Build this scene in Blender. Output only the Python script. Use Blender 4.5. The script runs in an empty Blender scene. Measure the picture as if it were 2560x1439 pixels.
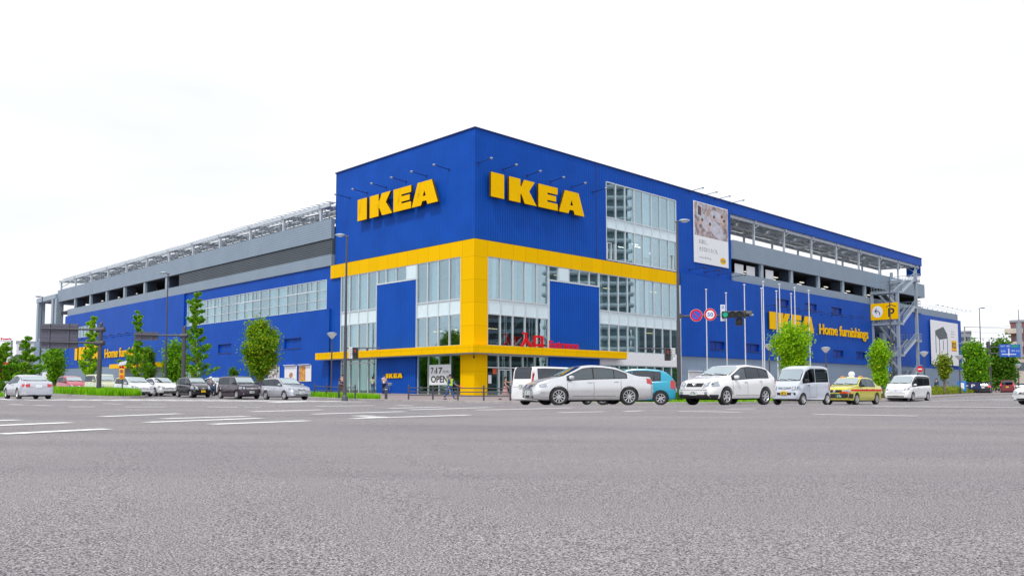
import bpy, bmesh, math, random
from mathutils import Vector, Matrix, Euler
from mathutils.bvhtree import BVHTree
random.seed(7)
S = bpy.context.scene
R_ = math.radians

# ------------------------------------------------------------------ camera
F, PPX, PPY, CZ = 2100.0, 1280.0, 835.0, 0.42
TH = math.atan((974 - PPY) / F)
cd = bpy.data.cameras.new('camera'); cam = bpy.data.objects.new('camera', cd)
S.collection.objects.link(cam); S.camera = cam
cam.location = (0, 0, CZ); cam.rotation_euler = (math.pi / 2 + TH, 0, 0)
cd.sensor_width = 36; cd.lens = 36 * F / 2560
cd.shift_y = (835 - 719.5) / 2560; cd.clip_end = 3000; cd.clip_start = .05
S.render.resolution_x = 1024; S.render.resolution_y = 575

# ------------------------------------------------------------------ sky, sun, exposure
SUN_EL, SUN_AZ = R_(58), R_(205)      # azimuth clockwise from +Y: behind the camera, a little to the left
w = bpy.data.worlds.new('World'); S.world = w; w.use_nodes = True
nt = w.node_tree; nt.nodes.clear()
out = nt.nodes.new('ShaderNodeOutputWorld'); bg = nt.nodes.new('ShaderNodeBackground')
sky = nt.nodes.new('ShaderNodeTexSky'); sky.sky_type = 'NISHITA'; sky.sun_disc = False
sky.sun_elevation = SUN_EL; sky.sun_rotation = SUN_AZ; sky.dust_density = 4.0; sky.air_density = 1.0
tc = nt.nodes.new('ShaderNodeTexCoord'); mp = nt.nodes.new('ShaderNodeMapping')
mp.inputs['Scale'].default_value = (1, 1, 3.2)
nz = nt.nodes.new('ShaderNodeTexNoise'); nz.inputs['Scale'].default_value = 2.1; nz.inputs['Detail'].default_value = 7
rp = nt.nodes.new('ShaderNodeValToRGB'); rp.color_ramp.elements[0].position = .32; rp.color_ramp.elements[1].position = .62
rp.color_ramp.elements[0].color = (.80, .80, .80, 1); rp.color_ramp.elements[1].color = (1, 1, 1, 1)
mx = nt.nodes.new('ShaderNodeMixRGB')
n2 = nt.nodes.new('ShaderNodeTexNoise'); n2.inputs['Scale'].default_value = 1.3; n2.inputs['Detail'].default_value = 8; n2.inputs['Distortion'].default_value = .5
r2 = nt.nodes.new('ShaderNodeValToRGB'); r2.color_ramp.elements[0].position = .36; r2.color_ramp.elements[1].position = .58
r2.color_ramp.elements[0].color = (.89, .905, .94, 1); r2.color_ramp.elements[1].color = (1, 1, 1, 1)
cm = nt.nodes.new('ShaderNodeMixRGB'); cm.blend_type = 'MULTIPLY'; cm.inputs[0].default_value = 1; cm.inputs[1].default_value = (10.6, 10.8, 11.3, 1)
nt.links.new(mp.outputs[0], n2.inputs['Vector']); nt.links.new(n2.outputs[0], r2.inputs[0]); nt.links.new(r2.outputs[0], cm.inputs[2]); nt.links.new(cm.outputs[0], mx.inputs[2])
nt.links.new(tc.outputs['Generated'], mp.inputs[0]); nt.links.new(mp.outputs[0], nz.inputs['Vector'])
nt.links.new(nz.outputs[0], rp.inputs[0]); nt.links.new(rp.outputs[0], mx.inputs[0])
nt.links.new(sky.outputs[0], mx.inputs[1]); nt.links.new(mx.outputs[0], bg.inputs[0])
bg.inputs[1].default_value = 0.1; nt.links.new(bg.outputs[0], out.inputs[0])
sd = bpy.data.lights.new('sun', 'SUN'); sun = bpy.data.objects.new('sun', sd); S.collection.objects.link(sun)
sd.energy = 2.0; sd.angle = R_(6); sd.color = (1, .96, .9)
sdir = Vector((math.sin(SUN_AZ) * math.cos(SUN_EL), math.cos(SUN_AZ) * math.cos(SUN_EL), math.sin(SUN_EL)))
sun.rotation_euler = (-sdir).to_track_quat('-Z', 'Y').to_euler(); sun.location = (0, -20, 60)
S.view_settings.view_transform = 'Standard'; S.view_settings.look = 'None'
S.view_settings.exposure = 0.12; S.view_settings.gamma = 1

# ------------------------------------------------------------------ geometry helpers
def lin(pts, x):
    if x <= pts[0][0]: return pts[0][1]
    for (a, b), (c, d) in zip(pts, pts[1:]):
        if x <= c: return b + (d - b) * (x - a) / (c - a)
    return pts[-1][1]
GY = [(0, 0), (30, -.12), (45, -.375), (60, -.45), (76, -.19), (150, .11)]
GX = [(-30, .30), (0, 0)]
def gz(x, y): return lin(GY, y) + lin(GX, x)
YC = 74.0; XC = (1185 - 1280) / 2105 * YC; AF = math.atan2(2105, 2140)
def ray(px, py):
    x = (px - PPX) / F; z = (PPY - py) / F
    return Vector((x, math.cos(TH) - z * math.sin(TH), math.sin(TH) + z * math.cos(TH)))
def at(px, Y): return (px - PPX) / 2105.0 * Y
def gpt(px, py):
    d = ray(px, py); a, b = .3, 160.
    for k in range(50):
        m = (a + b) / 2; s = m / d.y
        if CZ + d.z * s > gz(d.x * s, m): a = m
        else: b = m
        if k == 0: pass
    # first crossing by marching
    y = .5
    while y < 160:
        s = y / d.y
        if CZ + d.z * s <= gz(d.x * s, y): break
        y += .1
    s = y / d.y
    return Vector((d.x * s, y, gz(d.x * s, y)))

def tag(o, label=None, cat=None, group=None, kind=None):
    if label: o['label'] = label
    if cat: o['category'] = cat
    if group: o['group'] = group
    if kind: o['kind'] = kind
    return o
def thing(name, label, cat, loc=(0, 0, 0), rotz=0, group=None):
    o = bpy.data.objects.new(name, None); S.collection.objects.link(o)
    o.empty_display_size = .3
    o.location = loc; o.rotation_euler = (0, 0, rotz)
    return tag(o, label, cat, group)
def copy_tree(o, parent=None):
    c = o.copy(); S.collection.objects.link(c); c.parent = parent
    for ch in list(o.children): copy_tree(ch, c)
    return c

class MB:
    def __init__(s): s.v = []; s.f = []; s.m = []
    def add(s, vs, fs, m=0):
        k = len(s.v); s.v += [tuple(v) for v in vs]; s.f += [tuple(i + k for i in f) for f in fs]; s.m += [m] * len(fs)
        return s
    def box(s, x0, x1, y0, y1, z0, z1, m=0, M=None):
        vs = [(x, y, z) for z in (z0, z1) for y in (y0, y1) for x in (x0, x1)]
        if M: vs = [M @ Vector(v) for v in vs]
        return s.add(vs, [(0, 2, 3, 1), (4, 5, 7, 6), (0, 1, 5, 4), (2, 6, 7, 3), (0, 4, 6, 2), (1, 3, 7, 5)], m)
    def bbox(s, x0, x1, y0, y1, z0, z1, b=.02, m=0, M=None):   # chamfered box
        cx, cy, cz = (x0 + x1) / 2, (y0 + y1) / 2, (z0 + z1) / 2; hx, hy, hz = (x1 - x0) / 2, (y1 - y0) / 2, (z1 - z0) / 2
        b = min(b, hx * .9, hy * .9, hz * .9)
        bm = bmesh.new(); bmesh.ops.create_cube(bm, size=2)
        for v in bm.verts: v.co = Vector((cx + v.co.x * hx, cy + v.co.y * hy, cz + v.co.z * hz))
        bmesh.ops.bevel(bm, geom=bm.edges[:], offset=b, segments=2, affect='EDGES', profile=.5)
        bm.verts.index_update()
        vs = [(M @ v.co if M else v.co.copy()) for v in bm.verts]; fs = [[v.index for v in f.verts] for f in bm.faces]
        bm.free(); return s.add(vs, fs, m)
    def bar(s, p0, p1, w, h, m=0):
        p0, p1 = Vector(p0), Vector(p1); d = p1 - p0; L = d.length
        if L < 1e-6: return s
        M = Matrix.Translation(p0) @ d.to_track_quat('X', 'Z').to_matrix().to_4x4()
        return s.box(0, L, -w / 2, w / 2, -h / 2, h / 2, m, M)
    def tube(s, p0, p1, r0, r1=None, n=10, m=0, caps=True):
        r1 = r0 if r1 is None else r1
        p0, p1 = Vector(p0), Vector(p1); d = p1 - p0
        q = d.to_track_quat('Z', 'Y').to_matrix()
        vs = []
        for p, r in ((p0, r0), (p1, r1)):
            for i in range(n):
                a = 2 * math.pi * i / n; vs.append(p + q @ Vector((r * math.cos(a), r * math.sin(a), 0)))
        fs = [(i, (i + 1) % n, n + (i + 1) % n, n + i) for i in range(n)]
        if caps: fs += [tuple(range(n))[::-1], tuple(range(n, 2 * n))]
        return s.add(vs, fs, m)
    def path(s, pts, r, n=8, m=0):
        for a, b in zip(pts, pts[1:]): s.tube(a, b, r, r, n, m)
        return s
    def lathe(s, prof, n=20, axis='Z', o=(0, 0, 0), m=0, M=None):
        o = Vector(o); vs = []
        for r, h in prof:
            for i in range(n):
                a = 2 * math.pi * i / n; c, q = r * math.cos(a), r * math.sin(a)
                v = Vector((c, q, h)) if axis == 'Z' else (Vector((c, h, q)) if axis == 'Y' else Vector((h, c, q)))
                vs.append(o + v if M is None else M @ (o + v))
        fs = []
        for j in range(len(prof) - 1):
            for i in range(n):
                fs.append((j * n + i, j * n + (i + 1) % n, (j + 1) * n + (i + 1) % n, (j + 1) * n + i))
        return s.add(vs, fs, m)
    def ell(s, c, rx, ry, rz, n=12, k=8, m=0, M=None):
        c = Vector(c); vs = []; fs = []
        for j in range(k + 1):
            t = math.pi * j / k
            for i in range(n):
                a = 2 * math.pi * i / n
                v = c + Vector((rx * math.sin(t) * math.cos(a), ry * math.sin(t) * math.sin(a), rz * math.cos(t)))
                vs.append(M @ v if M else v)
        for j in range(k):
            for i in range(n): fs.append((j * n + i, j * n + (i + 1) % n, (j + 1) * n + (i + 1) % n, (j + 1) * n + i))
        return s.add(vs, fs, m)
    def prism(s, poly, y0, y1, m=0, M=None):      # polygon in XZ, thickness along Y
        n = len(poly); vs = [(x, y0, z) for x, z in poly] + [(x, y1, z) for x, z in poly]
        if M: vs = [M @ Vector(v) for v in vs]
        fs = [tuple(range(n)), tuple(range(n, 2 * n))[::-1]] + [(i, n + i, n + (i + 1) % n, (i + 1) % n) for i in range(n)]
        return s.add(vs, fs, m)
    def grid(s, rows, m=0):
        n = len(rows[0]); vs = [p for r in rows for p in r]
        fs = [(j * n + i, j * n + i + 1, (j + 1) * n + i + 1, (j + 1) * n + i) for j in range(len(rows) - 1) for i in range(n - 1)]
        return s.add(vs, fs, m)
    def mesh(s, name, mats):
        me = bpy.data.meshes.new(name); me.from_pydata(s.v, [], s.f)
        for m in mats: me.materials.append(m)
        me.polygons.foreach_set('material_index', s.m); me.update()
        return me
    def build(s, name, mats, parent=None, smooth=False, loc=None, rotz=0, fix=True):
        if not isinstance(mats, (list, tuple)): mats = [mats]
        me = s.mesh(name, mats)
        if fix:
            bm = bmesh.new(); bm.from_mesh(me)
            bmesh.ops.recalc_face_normals(bm, faces=bm.faces[:]); bm.to_mesh(me); bm.free()
        if smooth:
            me.polygons.foreach_set('use_smooth', [True] * len(me.polygons))
            if smooth != 'all': me.set_sharp_from_angle(angle=R_(38))
        o = bpy.data.objects.new(name, me); S.collection.objects.link(o)
        if parent: o.parent = parent
        if loc is not None: o.location = loc
        if rotz: o.rotation_euler = (0, 0, rotz)
        return o

def curve_mesh(kind, data, extrude=.05, offset=0.0):
    if kind == 'text':
        c = bpy.data.curves.new('t', 'FONT'); c.body = data; c.resolution_u = 4
    else:
        c = bpy.data.curves.new('t', 'CURVE'); c.dimensions = '2D'; c.fill_mode = 'BOTH'
        for poly in data:
            sp = c.splines.new('POLY'); sp.points.add(len(poly) - 1); sp.use_cyclic_u = True
            for p, (x, y) in zip(sp.points, poly): p.co = (x, y, 0, 1)
    c.extrude = extrude; c.offset = offset
    o = bpy.data.objects.new('t', c); S.collection.objects.link(o)
    dg = bpy.context.evaluated_depsgraph_get(); dg.update()
    me = bpy.data.meshes.new_from_object(o.evaluated_get(dg))
    vs = [v.co.copy() for v in me.vertices]; fs = [tuple(p.vertices) for p in me.polygons]
    bpy.data.objects.remove(o); bpy.data.meshes.remove(me); bpy.data.curves.remove(c)
    return vs, fs
def text_into(mb, s, x0, x1, z0, z1, y, depth=.02, offset=0.0, m=0, M=None, keep=False):
    """text in the XZ plane, reading along +X, front face at y (towards -Y), fitted to a box"""
    vs, fs = curve_mesh('text', s, .5, offset)
    ax, bx = min(v.x for v in vs), max(v.x for v in vs); ay, by = min(v.y for v in vs), max(v.y for v in vs)
    sx, sz = (x1 - x0) / (bx - ax), (z1 - z0) / (by - ay)
    if keep: sx = sz = min(sx, sz)
    nv = [Vector((x0 + (v.x - ax) * sx, y + (0.5 - v.z) * depth, z0 + (v.y - ay) * sz)) for v in vs]
    if M: nv = [M @ v for v in nv]
    return mb.add(nv, fs, m)
def poly_into(mb, polys, x0, z0, sx, sz, y, depth, m=0, M=None):
    vs, fs = curve_mesh('poly', polys, .5)
    nv = [Vector((x0 + v.x * sx, y + (0.5 - v.z) * depth, z0 + v.y * sz)) for v in vs]
    if M: nv = [M @ v for v in nv]
    return mb.add(nv, fs, m)

# ------------------------------------------------------------------ materials
MAT = {}
def newmat(name):
    m = bpy.data.materials.new(name); m.use_nodes = True
    return m, m.node_tree, m.node_tree.nodes['Principled BSDF']
def mat(name, col, rough=.5, metal=0., var=.08, scale=3., bump=0., bscale=40., coat=0., spec=.5, emit=None):
    if name in MAT: return MAT[name]
    m, nt, b = newmat(name); N = nt.nodes; Lk = nt.links
    tc = N.new('ShaderNodeTexCoord'); n = N.new('ShaderNodeTexNoise'); n.inputs['Scale'].default_value = scale; n.inputs['Detail'].default_value = 4
    Lk.new(tc.outputs['Object'], n.inputs['Vector'])
    r = N.new('ShaderNodeValToRGB'); r.color_ramp.elements[0].position = .3; r.color_ramp.elements[1].position = .7
    r.color_ramp.elements[0].color = tuple(c * (1 - var) for c in col[:3]) + (1,)
    r.color_ramp.elements[1].color = tuple(min(1, c * (1 + var)) for c in col[:3]) + (1,)
    Lk.new(n.outputs[0], r.inputs[0]); Lk.new(r.outputs[0], b.inputs['Base Color'])
    b.inputs['Roughness'].default_value = rough; b.inputs['Metallic'].default_value = metal
    b.inputs['Specular IOR Level'].default_value = spec
    b.inputs['Coat Weight'].default_value = coat; b.inputs['Coat Roughness'].default_value = .04
    if bump:
        n2 = N.new('ShaderNodeTexNoise'); n2.inputs['Scale'].default_value = bscale
        Lk.new(tc.outputs['Object'], n2.inputs['Vector'])
        bp = N.new('ShaderNodeBump'); bp.inputs['Strength'].default_value = bump; bp.inputs['Distance'].default_value = .02
        Lk.new(n2.outputs[0], bp.inputs['Height']); Lk.new(bp.outputs[0], b.inputs['Normal'])
    if emit: b.inputs['Emission Color'].default_value = (*emit[0], 1); b.inputs['Emission Strength'].default_value = emit[1]
    MAT[name] = m; return m
def ribbed(name, col, period, axis, depth=.03, dark=.12, rough=.45, var=.05):
    """profiled metal cladding: ribs along x+y ('V') or stacked in z ('H'), with real bump and slightly darker grooves"""
    m, nt, b = newmat(name); N = nt.nodes; Lk = nt.links
    tc = N.new('ShaderNodeTexCoord'); sp = N.new('ShaderNodeSeparateXYZ'); Lk.new(tc.outputs['Object'], sp.inputs[0])
    if axis == 'V':
        ad = N.new('ShaderNodeMath'); ad.operation = 'ADD'; Lk.new(sp.outputs[0], ad.inputs[0]); Lk.new(sp.outputs[1], ad.inputs[1]); src = ad.outputs[0]
    else: src = sp.outputs[2]
    ml = N.new('ShaderNodeMath'); ml.operation = 'MULTIPLY'; ml.inputs[1].default_value = 2 * math.pi / period; Lk.new(src, ml.inputs[0])
    sn = N.new('ShaderNodeMath'); sn.operation = 'SINE'; Lk.new(ml.outputs[0], sn.inputs[0])
    mr = N.new('ShaderNodeMapRange'); mr.inputs[1].default_value = -1; mr.inputs[2].default_value = 1; Lk.new(sn.outputs[0], mr.inputs[0])
    n = N.new('ShaderNodeTexNoise'); n.inputs['Scale'].default_value = .35; n.inputs['Detail'].default_value = 6; Lk.new(tc.outputs['Object'], n.inputs['Vector'])
    c1 = N.new('ShaderNodeValToRGB'); c1.color_ramp.elements[0].position = .3; c1.color_ramp.elements[1].position = .7
    c1.color_ramp.elements[0].color = tuple(c * (1 - var) for c in col) + (1,); c1.color_ramp.elements[1].color = tuple(c * (1 + var) for c in col) + (1,)
    Lk.new(n.outputs[0], c1.inputs[0])
    mx = N.new('ShaderNodeMixRGB'); mx.blend_type = 'MULTIPLY'; mx.inputs[0].default_value = 1
    c2 = N.new('ShaderNodeValToRGB'); c2.color_ramp.elements[0].position = .0; c2.color_ramp.elements[1].position = .35
    c2.color_ramp.elements[0].color = (1 - dark * 2.2,) * 3 + (1,); c2.color_ramp.elements[1].color = (1, 1, 1, 1)
    Lk.new(mr.outputs[0], c2.inputs[0]); Lk.new(c1.outputs[0], mx.inputs[1]); Lk.new(c2.outputs[0], mx.inputs[2])
    Lk.new(mx.outputs[0], b.inputs['Base Color']); b.inputs['Roughness'].default_value = rough; b.inputs['Specular IOR Level'].default_value = .05
    bp = N.new('ShaderNodeBump'); bp.inputs['Strength'].default_value = .6; bp.inputs['Distance'].default_value = depth
    Lk.new(mr.outputs[0], bp.inputs['Height']); Lk.new(bp.outputs[0], b.inputs['Normal'])
    MAT[name] = m; return m
def panelled(name, col, pw, ph, rough=.4):
    m, nt, b = newmat(name); N = nt.nodes; Lk = nt.links
    tc = N.new('ShaderNodeTexCoord'); sp = N.new('ShaderNodeSeparateXYZ'); Lk.new(tc.outputs['Object'], sp.inputs[0])
    ad = N.new('ShaderNodeMath'); ad.operation = 'ADD'; Lk.new(sp.outputs[0], ad.inputs[0]); Lk.new(sp.outputs[1], ad.inputs[1])
    cb = N.new('ShaderNodeCombineXYZ'); Lk.new(ad.outputs[0], cb.inputs[0]); Lk.new(sp.outputs[2], cb.inputs[1])
    br = N.new('ShaderNodeTexBrick'); br.offset = 0; br.inputs['Scale'].default_value = 1
    br.inputs['Brick Width'].default_value = pw; br.inputs['Row Height'].default_value = ph
    br.inputs['Mortar Size'].default_value = .012; br.inputs['Bias'].default_value = 0
    br.inputs['Color1'].default_value = (*[c * 1.03 for c in col], 1); br.inputs['Color2'].default_value = (*[c * .965 for c in col], 1)
    br.inputs['Mortar'].default_value = (*[c * .55 for c in col], 1)
    Lk.new(cb.outputs[0], br.inputs['Vector']); Lk.new(br.outputs['Color'], b.inputs['Base Color']); b.inputs['Roughness'].default_value = rough; b.inputs['Specular IOR Level'].default_value = .02
    MAT[name] = m; return m
def glassmat(name, tint, refl, through=(.8, .9, .92), rough=.0, wavy=.0):
    m, nt, b = newmat(name); N = nt.nodes; Lk = nt.links; nt.nodes.remove(b)
    o = N['Material Output']; g = N.new('ShaderNodeBsdfGlossy'); g.inputs['Color'].default_value = (*tint, 1); g.inputs['Roughness'].default_value = rough
    t = N.new('ShaderNodeBsdfTransparent'); t.inputs['Color'].default_value = (*through, 1)
    lw = N.new('ShaderNodeLayerWeight'); lw.inputs[0].default_value = .4
    mr = N.new('ShaderNodeMapRange'); mr.inputs[3].default_value = refl; mr.inputs[4].default_value = min(1, refl + .45)
    Lk.new(lw.outputs['Fresnel'], mr.inputs[0]); x = N.new('ShaderNodeMixShader'); Lk.new(mr.outputs[0], x.inputs[0])
    Lk.new(t.outputs[0], x.inputs[1]); Lk.new(g.outputs[0], x.inputs[2]); Lk.new(x.outputs[0], o.inputs[0])
    if wavy:
        tc = N.new('ShaderNodeTexCoord'); n = N.new('ShaderNodeTexNoise'); n.inputs['Scale'].default_value = .8; Lk.new(tc.outputs['Object'], n.inputs['Vector'])
        bp = N.new('ShaderNodeBump'); bp.inputs['Strength'].default_value = wavy; bp.inputs['Distance'].default_value = .05
        Lk.new(n.outputs[0], bp.inputs['Height']); Lk.new(bp.outputs[0], g.inputs['Normal'])
    MAT[name] = m; return m
def leafmat(name, c1, c2, c3):
    m, nt, b = newmat(name); N = nt.nodes; Lk = nt.links
    ge = N.new('ShaderNodeNewGeometry'); r = N.new('ShaderNodeValToRGB')
    r.color_ramp.elements[0].position = 0; r.color_ramp.elements[0].color = (*c1, 1)
    r.color_ramp.elements[1].position = 1; r.color_ramp.elements[1].color = (*c3, 1)
    e = r.color_ramp.elements.new(.6); e.color = (*c2, 1)
    Lk.new(ge.outputs['Random Per Island'], r.inputs[0]); Lk.new(r.outputs[0], b.inputs['Base Color'])
    b.inputs['Roughness'].default_value = .55; b.inputs['Specular IOR Level'].default_value = .3
    t = N.new('ShaderNodeBsdfTranslucent'); Lk.new(r.outputs[0], t.inputs[0])
    x = N.new('ShaderNodeMixShader'); x.inputs[0].default_value = .45
    Lk.new(b.outputs[0], x.inputs[1]); Lk.new(t.outputs[0], x.inputs[2]); Lk.new(x.outputs[0], N['Material Output'].inputs[0])
    MAT[name] = m; return m

BLUE = (.008, .080, .44)
M_blue = ribbed('blue_cladding', BLUE, .30, 'V', .02, .075, .42, .09)
M_bluet = mat('blue_trim', (.002, .045, .33), .4, spec=.2)
M_darkblue = mat('dark_blue_flashing', (.006, .02, .12), .5)
M_yel = panelled('yellow_panels', (.86, .50, .001), 1.62, 2.05)
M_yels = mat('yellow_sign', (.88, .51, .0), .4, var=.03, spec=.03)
M_yelshade = mat('yellow_sign_shaded_side', (.10, .055, .012), .4, var=.03, spec=.03)  # shade on the letter sides, put into the colour as dark brown
M_grey = ribbed('grey_cladding', (.26, .33, .41), .26, 'H', .012, .09, .45)
M_greyp = panelled('grey_base_wall', (.23, .30, .39), 3.2, 2.2, .6)
M_louvre = ribbed('dark_louvre', (.11, .13, .15), .22, 'H', .06, .3, .5)
M_alu = mat('aluminium', (.62, .68, .72), .35, .3, var=.04)
M_steel = mat('galvanised_steel', (.33, .40, .47), .45, .35, var=.1, scale=1.5)
M_steel2 = mat('pale_steel', (.52, .58, .64), .5, .2, var=.1, scale=1.5)
M_span = mat('pale_spandrel', (.66, .80, .86), .2, var=.03)
M_white = mat('white_paint', (.78, .80, .84), .4, var=.03)
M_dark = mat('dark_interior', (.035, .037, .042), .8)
M_conc = mat('concrete', (.33, .32, .31), .85, var=.12, scale=1.2, bump=.2, bscale=14)
M_int = mat('interior_wall', (.42, .46, .48), .7, var=.2, scale=.6)
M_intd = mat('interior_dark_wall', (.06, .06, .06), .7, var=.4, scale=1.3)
M_curt = mat('interior_pale_column', (.82, .94, .96), .5, var=.05)
M_lamp = mat('lamp_strip', (1, .95, .85), .5, emit=((1, .93, .8), 6.))
M_lampw = mat('warm_lamp_strip', (1, .8, .5), .5, emit=((1, .62, .28), 3.))
M_glass = glassmat('window_glass', (.74, .86, .92), .24, (.84, .95, .96), 0, .018)
M_glassd = glassmat('shopfront_glass', (.60, .74, .74), .20, (.74, .90, .86), 0, .03)
M_pole = mat('dark_pole_paint', (.075, .075, .09), .45, .2, var=.1)
M_polel = mat('white_pole_paint', (.62, .65, .70), .35, .1, var=.04)
M_red = mat('red_sign', (.70, .006, .012), .4, var=.05, spec=.15)
M_black = mat('matt_black', (.018, .018, .02), .5)
M_paint = mat('road_paint', (.88, .88, .88), .7, var=.12, scale=5, bump=.2, bscale=60)
M_kerb = mat('kerb_concrete', (.36, .34, .33), .85, var=.15, scale=2, bump=.3, bscale=20)
M_pave = panelled('paving', (.30, .255, .26), .6, .6, .85)
M_soil = mat('soil', (.09, .07, .05), .95, var=.3, scale=3)
M_solar = mat('solar_panel', (.10, .12, .17), .25, .3)
M_trunk = mat('bark', (.20, .15, .11), .9, var=.25, scale=6, bump=.4, bscale=30)
L_mid = leafmat('green_leaves', (.08, .25, .008), (.18, .46, .012), (.40, .62, .02))
L_dark = leafmat('dark_leaves', (.04, .14, .01), (.10, .26, .012), (.22, .40, .02))
L_lime = leafmat('lime_leaves', (.16, .40, .004), (.34, .62, .008), (.56, .76, .02))
L_oval = leafmat('bronze_tipped_leaves', (.08, .24, .008), (.22, .44, .012), (.52, .56, .02))
L_grass = leafmat('grass_blades', (.14, .42, .006), (.26, .60, .008), (.42, .72, .02))
L_hedge = leafmat('hedge_leaves', (.10, .20, .01), (.26, .36, .015), (.48, .50, .03))
# ------------------------------------------------------------------ ground, road, paving
def asphalt():
    m, nt, b = newmat('asphalt'); N = nt.nodes; Lk = nt.links
    tc = N.new('ShaderNodeTexCoord')
    v = N.new('ShaderNodeTexVoronoi'); v.inputs['Scale'].default_value = 320; Lk.new(tc.outputs['Object'], v.inputs['Vector'])
    n1 = N.new('ShaderNodeTexNoise'); n1.inputs['Scale'].default_value = 165; n1.inputs['Detail'].default_value = 3; Lk.new(tc.outputs['Object'], n1.inputs['Vector'])
    n2 = N.new('ShaderNodeTexNoise'); n2.inputs['Scale'].default_value = .55; n2.inputs['Detail'].default_value = 5; n2.inputs['Distortion'].default_value = .6
    mpn = N.new('ShaderNodeMapping'); mpn.inputs['Scale'].default_value = (.35, 1, 1); Lk.new(tc.outputs['Object'], mpn.inputs[0]); Lk.new(mpn.outputs[0], n2.inputs['Vector'])
    r1 = N.new('ShaderNodeValToRGB'); E = r1.color_ramp.elements
    E[0].position = .0; E[0].color = (.09, .085, .09, 1); E[1].position = 1; E[1].color = (.66, .63, .63, 1)
    e = E.new(.45); e.color = (.31, .297, .303, 1)
    Lk.new(v.outputs['Color'], r1.inputs[0])
    r2 = N.new('ShaderNodeValToRGB'); r2.color_ramp.elements[0].position = .38; r2.color_ramp.elements[0].color = (.12, .10, .15, 1)
    r2.color_ramp.elements[1].position = .56; r2.color_ramp.elements[1].color = (1.0, 1.0, 1.0, 1)
    Lk.new(n1.outputs[0], r2.inputs[0])
    m1 = N.new('ShaderNodeMixRGB'); m1.blend_type = 'MULTIPLY'; m1.inputs[0].default_value = .95; Lk.new(r1.outputs[0], m1.inputs[1]); Lk.new(r2.outputs[0], m1.inputs[2])
    r3 = N.new('ShaderNodeValToRGB'); r3.color_ramp.elements[0].position = .3; r3.color_ramp.elements[0].color = (.83, .82, .85, 1)
    r3.color_ramp.elements[1].position = .7; r3.color_ramp.elements[1].color = (1.12, 1.10, 1.06, 1); Lk.new(n2.outputs[0], r3.inputs[0])
    m2 = N.new('ShaderNodeMixRGB'); m2.blend_type = 'MULTIPLY'; m2.inputs[0].default_value = 1; Lk.new(m1.outputs[0], m2.inputs[1]); Lk.new(r3.outputs[0], m2.inputs[2])
    Lk.new(m2.outputs[0], b.inputs['Base Color']); b.inputs['Roughness'].default_value = .85; b.inputs['Specular IOR Level'].default_value = .3
    ad = N.new('ShaderNodeMath'); ad.operation = 'MULTIPLY_ADD'; ad.inputs[1].default_value = -.6
    Lk.new(v.outputs['Distance'], ad.inputs[0]); Lk.new(n1.outputs[0], ad.inputs[2])
    bp = N.new('ShaderNodeBump'); bp.inputs['Strength'].default_value = .7; bp.inputs['Distance'].default_value = .004
    Lk.new(ad.outputs[0], bp.inputs['Height']); Lk.new(bp.outputs[0], b.inputs['Normal'])
    return m
M_asph = asphalt()
xs = [-900, -300, -100, -60, -30, -15, -5, 0, 5, 15, 30, 60, 100, 300, 900]
ys = [-300, -60, -10, 0, 4, 10, 20, 30, 45, 60, 76, 100, 150, 300, 1400]
mb = MB(); mb.grid([[(x, y, gz(x, y)) for x in xs] for y in ys])
tag(mb.build('road', M_asph), kind='structure')

KERB = [(-140, 192), (-60, 110), (-40, 89), (-14, 62.5), (-11.5, 60), (-8, 57), (-3.3, 54), (3, 49.5), (8.8, 45), (12, 46.2), (26, 60), (34.6, 70), (68, 110), (130, 176)]
def ykerb(x): return lin(KERB, x)
xs = sorted(set([x for x in range(-140, 131)] + [k[0] for k in KERB]))
rows = []
for x in xs:
    y0 = ykerb(x) + .18
    rows.append([(x, max(y, y0), gz(x, max(y, y0)) + .13) for y in (y0, 50, 55, 60, 68, 76, 90, 110, 150, 260)])
mb = MB(); mb.grid(rows); tag(mb.build('pavement', M_pave), kind='structure')
mb = MB()
rows = []
for x in xs:
    y = ykerb(x)
    rows.append([(x, y, gz(x, y) - .05), (x, y + .01, gz(x, y) + .125), (x, y + .03, gz(x, y) + .14), (x, y + .24, gz(x, y + .2) + .142), (x, y + .25, gz(x, y) + .05)])
mb.grid(rows); tag(mb.build('kerb', M_kerb), kind='structure')

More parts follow.
